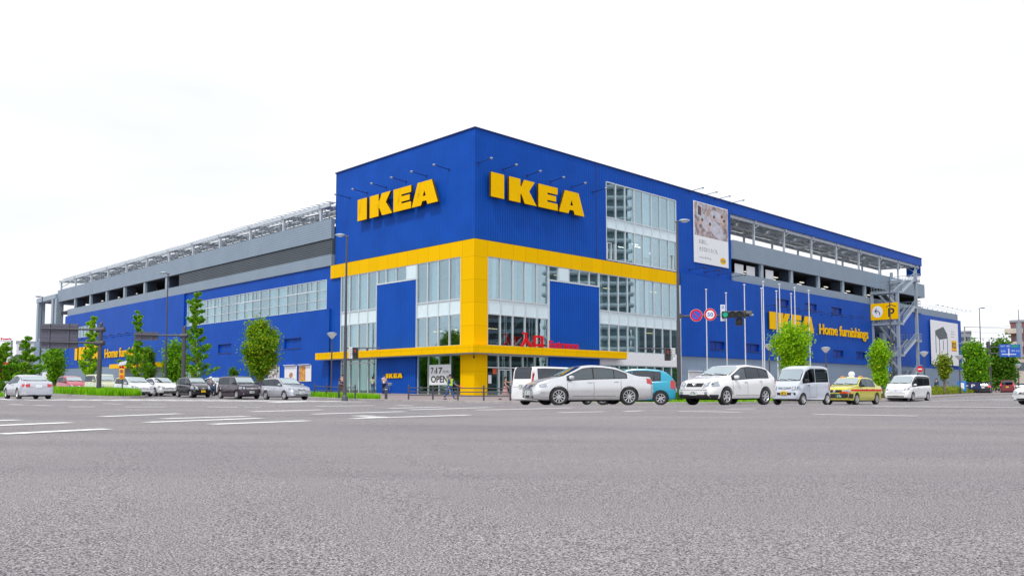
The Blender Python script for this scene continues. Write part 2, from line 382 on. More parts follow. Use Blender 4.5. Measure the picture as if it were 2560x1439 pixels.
# painted markings
mb = MB()
def stripe(a, b, wd=.15, lift=None):
    a, b = Vector(a), Vector(b); d = (b - a); L = d.length; n = max(1, int(L / .5)); lift = lift or (.005 if max(a.y, b.y) < 56 else .012); d.normalize(); p = Vector((-d.y, d.x, 0)) * wd / 2
    rows = []
    for i in range(n + 1):
        c = a + d * L * i / n
        rows.append([(q.x, q.y, gz(q.x, q.y) + lift) for q in (c - p, c + p)])
    mb.grid(rows)
LINES = [((0, 1085.6), (266.6, 1073)), ((-60, 1066), (175, 1056.7)), ((-60, 1053), (48, 1049.6)), ((254, 1041.5), (448, 1034)),
 ((366.7, 1055.7), (650, 1045)), ((406, 1046.5), (619.6, 1040.4)), ((529, 1060.7), (769.5, 1051.6)), ((630, 1028.8), (805, 1023.7)),
 ((782, 1035), (1010.7, 1028.5)), ((881, 1046), (1173, 1037)), ((790, 1015), (934, 1013)), ((972.6, 1020.4), (1112, 1016.5)),
 ((1023, 1024.2), (1224, 1018)), ((1191, 1024.5), (1429, 1018.8)), ((1398, 1030.7), (1511, 1028.6)), ((1561, 1028), (1605, 1026.8)),
 ((1696, 1027.7), (1851, 1030)), ((2035.7, 1035), (2291.6, 1039.5)), ((25, 1010.5), (58, 1011.5)), ((86, 1013), (127, 1014)),
 ((173, 1016.5), (238, 1017)), ((315, 1016.8), (414, 1017)), ((260, 1008.5), (305, 1009.5)), ((353, 1009), (415, 1009.5)), ((520, 1017), (594, 1017.6)), ((610, 1017), (650, 1017.3)),
 ((1816, 1022.3), (1885, 1021.3)), ((2480, 1001), (2560, 1000)), ((2300, 1003), (2560, 996))]
for a, b in LINES: stripe(gpt(*a), gpt(*b), .20)
stripe(gpt(2185, 1014.8), gpt(2600, 1018.8), .32)
stripe(gpt(931, 1043.5), gpt(968, 1042), .55); stripe(gpt(888, 1040), gpt(928, 1039), .3)
stripe(gpt(1001, 1013.5), gpt(1022, 1013.2), .6)
# zebra crossing over the left road: bars parallel to the traffic, and its stop line
dl = Vector((-math.sin(AF), math.cos(AF), 0)); dr = Vector((math.cos(AF), math.sin(AF), 0))
p0 = Vector((-12.3, 55.6, 0)); q0 = Vector((-35.5, 45.2, 0)); n = 26
for i in range(n + 1):
    c = p0.lerp(q0, i / n); stripe(c, c + Vector((3.2, -3.6, 0)), .55)
stripe(Vector((-13.5, 57.4, 0)), Vector((-24.6, 52.8, 0)), 1.0)
stripe(gpt(395, 1003), gpt(770, 1002.6), .8)
p0 = Vector((13.5, 43.2, 0)); q0 = Vector((30, 38, 0)); n = 16
for i in range(n + 1):
    c = p0.lerp(q0, i / n); stripe(c, c + Vector((-1.6, -1.7, 0)), .42)
tag(mb.build('road_markings', M_paint), kind='structure')
# tarred joints and patches
M_patch = mat('road_patch', (.15, .145, .15), .9, var=.15, scale=4, bump=.3, bscale=60)
mb = MB()
stripe(gpt(2120, 1019), gpt(2640, 1021.5), .5, .003)
stripe(gpt(860, 1011), gpt(1300, 1012), .3, .003)
tag(mb.build('road_patches', M_patch), kind='structure')

def grass(name, label, inside, x0, x1, y0, y1, n, h, mt, lift=.1, seed=1):
    rnd = random.Random(seed); mb = MB()
    for k in range(n):
        while True:
            x, y = rnd.uniform(x0, x1), rnd.uniform(y0, y1)
            if inside(x, y): break
        z = gz(x, y) + lift; a = rnd.uniform(0, 6.28); hh = h * rnd.uniform(.5, 1.15); wd = rnd.uniform(.03, .06)
        cx, cy = math.cos(a) * wd, math.sin(a) * wd; lx, ly = rnd.uniform(-.12, .12), rnd.uniform(-.12, .12)
        mb.add([(x - cx, y - cy, z), (x + cx, y + cy, z), (x + lx * .4 + cx * .6, y + ly * .4 + cy * .6, z + hh * .6), (x + lx, y + ly, z + hh), (x + lx * .4 - cx * .6, y + ly * .4 - cy * .6, z + hh * .6)],
               [(0, 1, 2, 4), (4, 2, 3)])
    return tag(mb.build(name, mt, fix=False), label, 'grass', kind='stuff')
# traffic island with long grass: nose near (-24.4, 60), running along the left road
def strip_xy(u, v): p = Vector((-27.3, 59.9, 0)) + dl * u + dr * v; return p.x, p.y
def island(off, z0, z1, mt, name):
    pts = []
    for i in range(9):
        a = -math.pi / 2 - math.pi * i / 8; pts.append(strip_xy(1.2 - (1.3 + off) * math.cos(math.pi * (i / 8 - .5)), (1.3 + off) * math.sin(math.pi * (i / 8 - .5)) * 1.0))
    L_ = 24
    ring = [strip_xy(L_, -1.3 - off)] + pts + [strip_xy(L_, 1.3 + off)]
    m = MB(); k = len(ring)
    vs = [(x, y, gz(x, y) + z0) for x, y in ring] + [(x, y, gz(x, y) + z1) for x, y in ring]
    m.add(vs, [tuple(range(k, 2 * k))] + [(i, (i + 1) % k, k + (i + 1) % k, k + i) for i in range(k)])
    return m.build(name, mt)
tag(island(.22, -.05, .16, M_kerb, 'traffic_island'), kind='structure')
tag(island(0, .1, .19, M_soil, 'island_soil'), kind='structure')
def in_island(x, y):
    q = Vector((x + 27.3, y - 59.9, 0)); u, v = q.dot(dl), q.dot(dr)
    return abs(v) < 1.35 and (u > 1.2 or math.hypot(u - 1.2, v) < 1.3) and u < 23.5
grass('island_grass', 'long bright green grass filling the traffic island on the left', in_island, -44, -24, 57, 80, 17000, .52, L_grass, .17, 2)
def in_verge(x, y): return ykerb(x) + .5 < y < ykerb(x) + 3.2
grass('verge_grass', 'bright green grass verge behind the railing left of the crossing', in_verge, -24, -9.6, 57, 76, 7000, .38, L_grass, .12, 3)
grass('verge_grass', 'low green grass verge along the kerb behind the row of cars turning on the right', lambda x, y: ykerb(x) + .5 < y < ykerb(x) + 2.2, 3, 22, 44, 60, 6000, .17, L_grass, .12, 4)
grass('verge_grass', 'strip of green grass at the far left edge', lambda x, y: True, -46, -38.5, 62.5, 66, 1800, .4, L_grass, .0, 5)

# ------------------------------------------------------------------ the store
LOC = Vector((XC, YC, 0))
def bl(x, y, z=0):      # building frame -> world
    return Vector((XC + x * math.cos(AF) - y * math.sin(AF), YC + x * math.sin(AF) + y * math.cos(AF), z))
store = thing('store_building', 'huge blue and yellow furniture store with grey rooftop parking decks, filling the street corner', 'building', LOC, AF)
def holewall(mb, a0, a1, z0, z1, holes, n, face, depth=.35, m=0, ret=(0, 1, 2, 3)):
    """sheet on the right (face 'R': plane y=-n) or left ('L': plane x=-n) facade with rectangular openings and reveals"""
    P = (lambda a, d, z: (a, -n + d, z)) if face == 'R' else (lambda a, d, z: (-n + d, a, z))
    xs = sorted(set([a0, a1] + [h[0] for h in holes] + [h[1] for h in holes])); zs = sorted(set([z0, z1] + [h[2] for h in holes] + [h[3] for h in holes]))
    for i in range(len(xs) - 1):
        for j in range(len(zs) - 1):
            cx, cz = (xs[i] + xs[i + 1]) / 2, (zs[j] + zs[j + 1]) / 2
            if any(h[0] < cx < h[1] and h[2] < cz < h[3] for h in holes): continue
            mb.add([P(xs[i], 0, zs[j]), P(xs[i + 1], 0, zs[j]), P(xs[i + 1], 0, zs[j + 1]), P(xs[i], 0, zs[j + 1])], [(0, 1, 2, 3)], m)
    for h in holes:
        q = [(h[0], h[2]), (h[1], h[2]), (h[1], h[3]), (h[0], h[3])]
        for k in range(4):
            a, b = q[k], q[(k + 1) % 4]
            mb.add([P(a[0], 0, a[1]), P(b[0], 0, b[1]), P(b[0], depth, b[1]), P(a[0], depth, a[1])], [(0, 1, 2, 3)], m)
    # edge returns
    q = [(a0, z0), (a1, z0), (a1, z1), (a0, z1)]
    for k in ret:
        a, b = q[k], q[(k + 1) % 4]
        mb.add([P(a[0], 0, a[1]), P(b[0], 0, b[1]), P(b[0], .5, b[1]), P(a[0], .5, a[1])], [(0, 1, 2, 3)], m)
def fbox(mb, face, a0, a1, n0, n1, z0, z1, m=0):
    """box on a facade; n = distance in front of the facade plane"""
    if face == 'R': mb.box(a0, a1, -n1, -n0, z0, z1, m)
    else: mb.box(-n1, -n0, a0, a1, z0, z1, m)

# upper blue box, both faces
mb = MB()
holewall(mb, .35, 43.74, 13.99, 24, [(18.93, 31.8, 14.06, 22.4)], -.35, 'R', ret=(0, 1, 2))
o = mb.build('upper_wall', M_blue, store)
mb = MB(); holewall(mb, .35, 23.04, 13.99, 24, [], -.35, 'L', ret=(0, 1, 2)); mb.box(.35, 43.7, 22.9, 23.04, 19, 24); mb.build('upper_wall', M_blue, store)
mb = MB(); mb.box(.6, 43.7, .6, 22.9, 23.6, 23.75); mb.build('roof', M_grey, store)
mb = MB(); fbox(mb, 'R', .25, 108.9, -.65, -.25, 24.0, 24.12); mb.box(.25, .65, .66, 23.14, 24.0, 24.12)
fbox(mb, 'R', .4, 31.9, -.5, -.31, 13.86, 13.985)
mb.build('roof_edge_trim', M_darkblue, store)
mb = MB(); fbox(mb, 'R', 17.28, 17.36, -.42, -.33, 14.0, 23.99); mb.build('wall_joint', M_darkblue, store)
# blue fascia over the rooftop parking
mb = MB(); mb.box(43.74, 108.85, .35, .55, 22.68, 24.0); mb.box(108.65, 108.85, .55, 3.0, 20.95, 24.0); mb.build('roof_fascia', M_blue, store)

# yellow frame, pillar and canopy
def ybox(name, boxes, mt=M_yel):
    m = MB()
    for b in boxes: m.box(*b)
    return m.build(name, mt, store)
ybox('yellow_band', [(0, 31.72, 0, .5, 12.45, 13.86), (0, .5, .5, 23.35, 12.45, 13.86)])
ybox('yellow_pillar', [(0, 1.62, 0, .5, 4.36, 12.45), (0, .5, .5, 1.86, 4.36, 12.45)])
ybox('yellow_pillar', [(0.02, 1.62, 0.02, .5, -.4, 3.6), (.02, .5, .5, 1.86, -.4, 3.6)])
cn = 1.3
ybox('entrance_canopy', [(-cn * .85, 20.45, -cn * .85, -.02, 3.66, 4.36), (-cn * .85, -.02, -.02, 24.4, 3.66, 4.36)])
mb = MB(); mb.box(-cn * .85 + .1, 20.35, -cn * .85 + .1, -.04, 3.58, 3.655); mb.box(-cn * .85 + .1, -.04, -.04, 24.3, 3.58, 3.655); mb.build('canopy_soffit', M_steel, store)
mb = MB(); mb.ell((-.2, -.2, 3.3), .1, .1, .12); mb.tube((-.2, -.2, 3.6), (-.2, -.2, 3.38), .03); mb.build('security_camera', M_dark, store)

# curtain walls -----------------------------------------------------------
rg = random.Random(5)
def curtain(face, cols, rows, n=-.12, kinds=None, mg=M_glass, bar=.055):
    """cols: mullion positions; rows: [(z0,z1,'g'|'s'|'.')]; one frame part with its panes as sub-parts"""
    m = MB(); z0, z1 = rows[0][0], rows[-1][1]
    lo, hi = min(cols), max(cols); g = .085
    for c in cols: fbox(m, face, c - bar, c + bar, n - .1, n + g, z0, z1)
    zs = sorted(set([r[0] for r in rows] + [r[1] for r in rows]))
    cs = sorted(cols)
    for z in zs:
        for a, b in zip(cs, cs[1:]): fbox(m, face, a + bar, b - bar, n - .09, n + g - .01, z - bar, z + bar)
    fr = m.build('window_frame', M_alu, store)
    for a, b in zip(cs, cs[1:]):
        for (r0, r1, k) in rows:
            if k == '.': continue
            p = MB(); fbox(p, face, a + bar, b - bar, n - .03, n - .005, r0 + bar, r1 - bar)
            if k == 'g': p.build('pane', mg, fr)
            else: p.build('spandrel_panel', M_span, fr)
    return fr
def spaced(a, b, n): return [a + (b - a) * i / n for i in range(n + 1)]
RW = [(4.42, 7.26, 'g'), (7.26, 8.62, 's'), (8.62, 12.43, 'g')]
curtain('R', spaced(1.66, 9.67, 5), RW)
curtain('R', spaced(17.38, 31.62, 9), RW)
curtain('R', [18.98] + spaced(20.6, 30.2, 6) + [31.75], [(14.1, 17.5, 'g'), (17.5, 18.6, 's'), (18.6, 22.36, 'g')], -.42)
curtain('R', [9.75, 11.1, 12.68, 14.25, 15.8, 17.3], [(11.05, 12.43, 'g')])
curtain('L', spaced(1.9, 8.26, 4), RW)
curtain('L', spaced(14.78, 21.3, 4), RW)
curtain('L', [8.34, 9.93, 11.6, 13.26, 14.7], [(11.05, 12.43, 'g')])
p = MB(); fbox(p, 'R', 11.2, 12.6, -.1, -.03, 11.12, 12.36); p.build('white_panel', M_span, store)
p = MB(); fbox(p, 'L', 8.42, 9.85, -.1, -.03, 11.12, 12.36); p.build('white_panel', M_span, store)
# small opening lights in the upper right window
for x in (19.05, 30.3):
    m = MB()
    for a in (x, x + .68, x + 1.36): fbox(m, 'R', a, a + .07, -.45, -.28, 14.2, 15.9)
    fbox(m, 'R', x + .07, x + .68, -.45, -.3, 15.83, 15.9); m.build('casement_frame', M_alu, store)
# blue panels framed by the glass
mb = MB(); fbox(mb, 'R', 9.78, 17.28, -.3, .0, 4.36, 10.95); mb.build('blue_panel', M_blue, store)
mb = MB(); fbox(mb, 'L', 8.32, 14.7, -.3, .0, 4.36, 10.95); mb.build('blue_panel', M_blue, store)
mb = MB(); fbox(mb, 'R', 9.78, 17.28, -.3, -.02, -.5, 3.58); mb.build('blue_panel', M_blue, store)
mb = MB(); fbox(mb, 'L', 8.32, 14.7, -.3, -.02, -.5, 3.58); mb.build('blue_panel', M_blue, store)
mb = MB(); fbox(mb, 'R', 9.67, 17.38, -.2, .03, 10.96, 11.04); fbox(mb, 'R', 9.67, 9.77, -.2, .03, 4.36, 10.95); fbox(mb, 'R', 17.29, 17.38, -.2, .03, 4.36, 10.95)
mb.build('panel_trim', M_alu, store); mb = MB()
fbox(mb, 'L', 8.22, 14.8, -.2, .03, 10.96, 11.04); fbox(mb, 'L', 8.22, 8.31, -.2, .03, 4.36, 10.95); fbox(mb, 'L', 14.71, 14.8, -.2, .03, 4.36, 10.95)
mb.build('panel_trim', M_alu, store)
# ground floor
GR = [(-.1, 2.25, 'g'), (2.25, 3.6, 'g')]
curtain('R', [1.64, 3.2, 4.75, 6.35, 7.95, 9.7], [(-.15, 2.45, 'g'), (2.45, 3.58, 'g')], -.3, mg=M_glassd)
curtain('R', spaced(17.38, 31.62, 9), [(-.15, 3.0, 'g')], -.1, mg=M_glassd)
mb = MB(); fbox(mb, 'R', 17.36, 31.85, -.3, .02, 3.04, 4.36); mb.build('white_fascia', M_white, store)
curtain('L', spaced(1.9, 8.26, 4), [(-.15, 3.58, 'g')], -.27, mg=M_glassd, bar=.035)
curtain('L', spaced(14.78, 21.3, 4), [(-.15, 3.2, 'g'), (3.2, 3.58, 'g')], -.25, mg=M_glassd)
for x in (3.25, 4.1, 6.4):      # entrance doors
    m = MB()
    for a, b, c, d in ((x, x + .07, -.1, 2.3), (x + .68, x + .75, -.1, 2.3), (x + .07, x + .68, 2.2, 2.3), (x + .07, x + .68, -.1, .0)): fbox(m, 'R', a, b, -.32, -.18, c, d)
    m.build('entrance_door', M_alu, store)
mb = MB(); fbox(mb, 'R', 1.95, 2.35, -.28, -.27, 1.0, 1.75); mb.build('paper_notice', M_white, store)
mb = MB(); fbox(mb, 'R', 2.5, 3.0, -.28, -.27, 1.85, 2.35); mb.build('paper_notice', mat('orange_notice', (.6, .09, .03), .5), store)

# long blue walls with small louvred recesses
def louvres(face, hs, n, back=.3):
    for (a, b, c, d) in hs:
        m = MB(); fbox(m, face, a, b, n - back, n - back + .05, c, d)
        k = (a + b) / 2; fbox(m, face, k - .03, k + .03, n - back + .05, n - back + .09, c, d)
        fr = m.build('recessed_louvre', M_bluet, store)
        m = MB(); fbox(m, face, a - .08, b + .08, n + .003, n + .05, c - .1, c); fbox(m, face, a - .05, b + .05, n + .003, n + .04, d, d + .05); m.build('sill', M_darkblue, fr)
hR = [(37.8, 41.1, 5.32, 6.26), (46.0, 49.5, 5.32, 6.26), (54.3, 57.7, 11.72, 12.62), (62.6, 66.0, 11.72, 12.62), (70.8, 74.2, 11.72, 12.62), (71.0, 74.4, 5.35, 6.28), (79.0, 82.3, 5.35, 6.28)]
mb = MB(); holewall(mb, 31.95, 85.0, 4.32, 14.03, hR, .12, 'R', .3); mb.box(31.95, 85, -.12, .4, 13.98, 14.02); mb.build('blue_wall', M_blue, store); louvres('R', hR, .12)
mb = MB(); mb.box(31.95, 128, .0, .5, -.5, 4.315); mb.build('base_wall', M_greyp, store)
mb = MB(); mb.box(31.7, 31.94, -.05, .4, -.3, 12.44); mb.build('corner_trim', M_alu, store)
hL = [(46.3, 50.0, 5.17, 6.3), (29.3, 33.0, 5.17, 6.3)]
mb = MB(); holewall(mb, 23.5, 60.9, -.5, 9.2, hL, .0, 'L', .3); mb.box(0, .4, 23.5, 60.9, 9.14, 9.19); mb.build('blue_wall', M_blue, store); louvres('L', hL, 0)
mb = MB(); holewall(mb, 21.36, 60.92, -.5, 13.9, [(24.4, 60.35, 9.24, 12.52)], -.22, 'L', .2); mb.build('blue_wall', M_blue, store)
mb = MB(); holewall(mb, 60.9, 112.6, 4.3, 13.9, [(95.8, 106.6, 9.65, 11.6)], .02, 'L', .3); mb.build('blue_wall', M_blue, store)
mb = MB(); mb.box(.04, .5, 60.95, 112.6, -.5, 4.29); mb.build('base_wall', M_greyp, store)
LC = [24.45, 26.61, 28.73, 30.92, 33.0, 35.17, 37.34, 39.45, 41.49, 43.59, 45.75, 47.98, 49.99, 51.98, 54.25, 57.28, 60.3]
curtain('L', LC, [(9.28, 10.3, 'g'), (10.3, 11.35, 'g'), (11.35, 12.48, 'g')], -.3, bar=.03)
for a, b in ((26.7, 33.0), (39.5, 45.7), (51.0, 54.2)):   # little vent lights along the top
    m = MB(); c = a
    while c < b - .4: fbox(m, 'L', c + .04, c + .08, -.36, -.24, 11.4, 12.42); c += 1.04
    fbox(m, 'L', a, b, -.36, -.245, 11.385, 11.45); m.build('vent_frame', M_alu, store)
curtain('L', spaced(95.85, 106.55, 6), [(9.68, 11.58, 'g')], -.1)
# second entrance on the left facade
curtain('L', spaced(55.0, 66.5, 8), [(-.15, 3.3, 'g')], .05, mg=M_glassd)
mb = MB(); fbox(mb, 'L', 54.8, 66.6, .05, .12, 3.36, 3.5); mb.build('door_head', M_white, store)
mb = MB(); mb.box(-2.0, -.12, 67.2, 83.5, 3.75, 4.4); mb.build('side_canopy', M_yels, store)

# interiors seen through the glass
mb = MB()
for z in (7.3, 3.62, 13.95): mb.box(.8, 31.6, .8, 21.5, z, z + (1.2 if z == 7.3 else .3))
mb.box(18.6, 32, .9, 12, 17.6, 18.5); mb.box(.8, 58, 24, 60, 9.0, 9.2)
mb.build('floor_slab', M_int, store)
mb = MB(); mb.box(9, 31.6, 9.0, 9.3, 4, 12.4); mb.box(9.0, 9.3, 9.3, 21.5, 4, 12.4); mb.box(19, 32, 9.0, 9.3, 14, 22.4); mb.box(7.0, 7.3, 22.5, 61, 9, 12.8); mb.box(19, 19.2, .5, 9, 14, 22.3); mb.box(31.6, 31.8, .5, 9, -.2, 22.3)
mb.box(.6, 7, 61, 61.2, 9, 12.8); mb.box(.6, 31.8, 21.5, 21.7, -.2, 13.9); mb.box(0.5, 7, 23.6, 23.7, 9, 12.8); mb.box(.6, 7, 107.2, 107.4, 9, 12)
mb.build('interior_wall', M_int, store)
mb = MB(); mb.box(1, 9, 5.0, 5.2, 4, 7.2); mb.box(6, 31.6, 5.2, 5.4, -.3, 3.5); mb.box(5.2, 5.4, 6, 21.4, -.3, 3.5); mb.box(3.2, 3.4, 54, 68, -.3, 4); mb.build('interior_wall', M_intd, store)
mb = MB()
CU = []
for z0, z1, rs in ((4.5, 7.2, ((17.42, 18.1), (23.6, 24.5), (7.6, 7.75))), (8.68, 12.4, ((2.5, 2.95), (4.9, 5.05), (5.2, 5.32), (5.45, 5.55), (6.7, 7.6), (17.42, 18.2), (23.9, 24.5), (25.5, 26.2)))):
    for a, b in rs: CU.append(('R', a, b, z0, z1, .3))
for z0, z1, rs in ((4.5, 7.2, ((16.0, 16.5), (18.2, 19.4))), (8.68, 12.4, ((2.5, 2.65), (2.75, 2.9), (5.2, 6.3), (14.9, 15.4), (16.6, 17.9), (18.6, 19.0), (20.2, 20.6)))):
    for a, b in rs: CU.append(('L', a, b, z0, z1, .3))
for a, b in ((22.9, 23.5), (25.9, 26.9)):
    for z0, z1 in ((14.15, 17.4), (18.65, 22.3)): CU.append(('R', a, b, z0, z1, .62))
for a, b in ((24.5, 26.2), (27.0, 28.3), (33.3, 35.0), (36.0, 37.2), (41.6, 43.4), (44.0, 45.5), (50.1, 51.8), (52.3, 54.0), (57.4, 60.2)): CU.append(('L', a, b, 9.3, 12.45, .5))
CU += [('R', 11.2, 11.6, 11.1, 12.4, .3), ('L', 12.2, 13.0, 11.1, 12.4, .3)]
for a, b in ((18.6, 19.3), (22.6, 23.9), (26, 27.6), (29.5, 30.4)): CU.append(('R', a, b, -.1, 2.95, .5))
for a, b in ((16.2, 16.6), (17.4, 18.4), (57.5, 58.5), (61, 62.6)): CU.append(('L', a, b, -.1, 3.2, .6))
for f_, a, b, z0, z1, d in CU: fbox(mb, f_, a, b, -d - .06, -d, z0, z1)
mb.build('interior_column', M_curt, store)
mb = MB()
for x, y, z in ((2.2, 1.8, 6.4), (4.6, 3, 6.2), (19.5, 3, 6.3), (29, 2.6, 6.9), (21, 2.4, 11.4), (13, 2.2, 12.0), (29.5, 2.4, 11.7)): mb.box(x, x + 1.1, y, y + .12, z, z + .06)
for x, y, z in ((2.0, 2.6, 6.0), (2, 4.6, 6.05), (2, 6.9, 6.0)): mb.box(x, x + .12, y, y + 1.3, z, z + .06)
mb.build('ceiling_lamp', M_lampw, store)
mb = MB()
for x, y, z in ((24.5, 3, 16.4), (26.5, 2.6, 16.9), (29, 2.6, 16.2), (28, 3.4, 16.9)): mb.box(x, x + 1.0, y, y + .12, z, z + .05)
mb.build('ceiling_lamp', M_lamp, store)
mb = MB()      # stair behind the corner glass
for k in range(9): mb.box(3.9 + k * .33, 4.3 + k * .33, 1.2, 2.4, 4.5 + k * .3, 4.62 + k * .3)
mb.bar((3.6, 1.15, 4.4), (7.4, 1.15, 7.4), .08, .3); mb.build('interior_stair', M_alu, store)

# grey parking decks
mb = MB(); mb.box(43.76, 107.5, .12, .5, 14.02, 15.15); mb.build('deck_wall', M_grey, store)
mb = MB(); mb.box(.05, .5, 23.3, 111.7, 13.92, 15.15); mb.build('deck_wall', M_grey, store)
mb = MB(); mb.box(43.76, 108.85, .0, .4, 16.9, 19.25); mb.box(108.5, 108.85, .4, 10, 16.9, 19.2); mb.build('parapet', M_grey, store)
mb = MB(); mb.box(-.02, .4, 23.3, 117.6, 16.9, 19.1); mb.build('parapet', M_grey, store)
mb = MB(); mb.box(.12, .5, 23.3, 63.1, 15.16, 16.89); mb.build('louvre_screen', M_louvre, store)
mb = MB(); mb.box(.5, 108, .5, 117, 18.21, 18.26); mb.build('roof_deck', M_conc, store)
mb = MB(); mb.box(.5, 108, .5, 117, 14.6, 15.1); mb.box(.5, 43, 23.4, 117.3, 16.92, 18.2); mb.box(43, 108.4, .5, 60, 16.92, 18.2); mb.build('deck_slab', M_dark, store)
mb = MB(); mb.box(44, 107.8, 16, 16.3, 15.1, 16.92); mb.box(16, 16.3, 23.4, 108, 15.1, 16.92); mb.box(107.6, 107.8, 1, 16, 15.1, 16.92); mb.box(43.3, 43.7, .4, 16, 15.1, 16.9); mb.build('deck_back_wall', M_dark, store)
M_dlamp = mat('deck_lamp_strip', (1, .95, .85), .5, emit=((1, .95, .85), 1.3))
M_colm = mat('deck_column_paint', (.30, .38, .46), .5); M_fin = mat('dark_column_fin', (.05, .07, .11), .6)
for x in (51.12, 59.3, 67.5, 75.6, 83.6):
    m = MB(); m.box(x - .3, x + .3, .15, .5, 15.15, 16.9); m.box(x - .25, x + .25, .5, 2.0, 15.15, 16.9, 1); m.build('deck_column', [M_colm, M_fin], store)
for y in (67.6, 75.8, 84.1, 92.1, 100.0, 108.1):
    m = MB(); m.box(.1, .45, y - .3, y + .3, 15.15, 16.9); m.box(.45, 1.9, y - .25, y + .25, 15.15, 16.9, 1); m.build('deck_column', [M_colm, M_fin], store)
mb = MB()
for i in range(7):
    for d in (2.2, 5.6): m = MB(); m.box(45.5 + i * 8.2 + d * .55, 46.7 + i * 8.2 + d * .55, 4 + d * .4, 4.2 + d * .4, 16.8, 16.86); m.build('deck_lamp', M_dlamp, store)
for i in range(6):
    for d in (2, 5.4): m = MB(); m.box(4 + d * .4, 4.2 + d * .4, 66 + i * 8.2 + d * .5, 67.2 + i * 8.2 + d * .5, 16.8, 16.86); m.build('deck_lamp', M_dlamp, store)
for a in (45.2, 48.1, 53.0):      # white store boards behind the first openings
    m = MB(); m.bbox(a, a + 2.1, .7, .78, 15.2, 16.5); m.build('white_board', M_white, store)
# projecting steel portal at the far left end
M_port = mat('grey_steel_paint', (.30, .37, .44), .5, .1)
mb = MB(); mb.box(-.4, .8, 117.6, 129.6, 17.6, 18.35); mb.box(.8, 8, 128.8, 129.6, 17.6, 18.3); mb.box(-.3, 8, 117.6, 129.5, 18.36, 18.5); mb.build('end_frame_beam', M_port, store)
for y in (128.3, 116.9, 119.0):
    m = MB(); m.box(-.35, .9, y, y + 1.1, 3, 17.6); m.build('end_frame_column', M_port, store)
mb = MB(); mb.box(-.1, 12, 112.7, 129.6, 10, 10.5); mb.box(-.1, .1, 112.7, 122, 10.5, 11.6); mb.build('end_ramp', M_port, store)
mb = MB(); mb.box(-.6, 20, 112.9, 129.4, -.5, 9.9); mb.build('end_block', M_greyp, store)
# rooftop solar canopy, left
def canopy(axis, a0, a1, posts, d0, d1, z0, z1, zb, name, bars=True):
    """axis 'L': runs along y, depth along x; 'R': runs along x, depth along y"""
    P = (lambda a, d, z: (a, d, z)) if axis == 'R' else (lambda a, d, z: (d, a, z))
    m = MB(); zt = lambda d: z0 + (z1 - z0) * (d - d0) / (d1 - d0)
    for d in (d0, (d0 + d1) / 2, d1): m.bar(P(a0, d, zt(d)), P(a1, d, zt(d)), .22, .42)
    m.build(name + '_beam', M_steel2, store)
    for a in posts:
        m = MB()
        for d in (d0 + .05, d1 - .6): m.bar(P(a, d, zb), P(a, d, zt(d) - .2), .26, .26)
        m.bar(P(a, d0 - .35, zt(d0) - .05), P(a, d1, zt(d1) - .05), .18, .36)
        m.bar(P(a, d0 + .1, zt(d0) - 1.1), P(a, d0 + 1.5, zt(d0 + 1.5) - .15), .1, .1)
        m.bar(P(a, d0 + .1, zt(d0) - .9), P(a + 1.5, d0, zt(d0) - .15), .09, .09)
        m.build(name + '_post', M_steel2, store)
    m = MB(); d = d0 + .5
    while d < d1: m.bar(P(a0, d, zt(d) + .22), P(a1, d, zt(d) + .22), .09, .14); d += 1.25
    for a, b in zip(posts, posts[1:]): m.bar(P(a, d0 + .3, zt(d0)), P(b, d1 - .3, zt(d1)), .07, .07); m.bar(P(b, d0 + .3, zt(d0)), P(a, d1 - .3, zt(d1)), .07, .07)
    m.build(name + '_purlins', M_colm, store)
    return zt
LP = [25.9, 34.1, 42.4, 50.7, 59, 67.2, 75.5, 83.8, 92, 100.2, 108.4, 116.6]
zt = canopy('L', 24, 117, LP, .25, 7.2, 20.75, 21.2, 18.3, 'solar_canopy')
rows_ = MB()
for i in range(int((117 - 24) / 1.06)):
    a = 24.3 + i * 1.06
    for d in (0.3, 2.2, 4.4, 6.0):
        M = Matrix.Translation((d, a, zt(d) + .34)) @ Euler((R_(9), R_(-3), 0)).to_matrix().to_4x4()
        rows_.box(0, 1.25, 0, .84, 0, .04, 0, M)
rows_.build('solar_panels', M_solar, store)
RP = [50.3, 58.5, 66.7, 74.9, 83.0, 91.0, 99.0, 107.0]
zt = canopy('R', 43.8, 108.6, RP, .8, 7.6, 22.5, 22.75, 18.3, 'rooftop_canopy')
M_deckpan = mat('canopy_roof_panel', (.42, .41, .39), .6, var=.45, scale=.9)
mb = MB()
for i in range(40):
    for j, d in enumerate((.9, 3.3, 5.5)): mb.box(43.9 + i * 1.62, 45.4 + i * 1.62, d, d + 2.1, 23.05 + .03 * j, 23.1 + .03 * j)
mb.build('rooftop_canopy_panels', M_deckpan, store)
mb = MB()
for z in (18.75, 19.3): mb.tube((43.8, 8.0, z), (84, 8.0, z), .02, n=5)
for i in range(28): mb.tube((44 + i * 1.5, 8.0, 18.2), (44 + i * 1.5, 8.0, 19.3), .02, n=5)
mb.build('guard_rail', M_steel, store); mb = MB()
for z in (19.45, 19.9): mb.tube((.6, 100, z), (.6, 117, z), .025, n=5)
mb.build('guard_rail', M_steel, store)
for x in (52.2, 69.0, 92.5):
    m = MB(); m.bbox(x, x + .75, 6.4, 6.7, 18.3, 20.1, .03); m.build('red_cabinet', M_red, store)
# far low block
hF = [(103.5, 105.8, 13.1, 13.95 - .1)]
mb = MB(); holewall(mb, 85.2, 127.8, 4.32, 13.85, hF, -.1, 'R', .3); mb.build('blue_wall', M_blue, store); louvres('R', hF, -.1)
mb = MB(); mb.box(107.6, 127.0, .35, 20, 13.85, 15.07); mb.build('deck_wall', M_grey, store)
mb = MB(); mb.box(85.05, 92, .10, .3, .0, 14); mb.build('stair_back_wall', M_greyp, store)

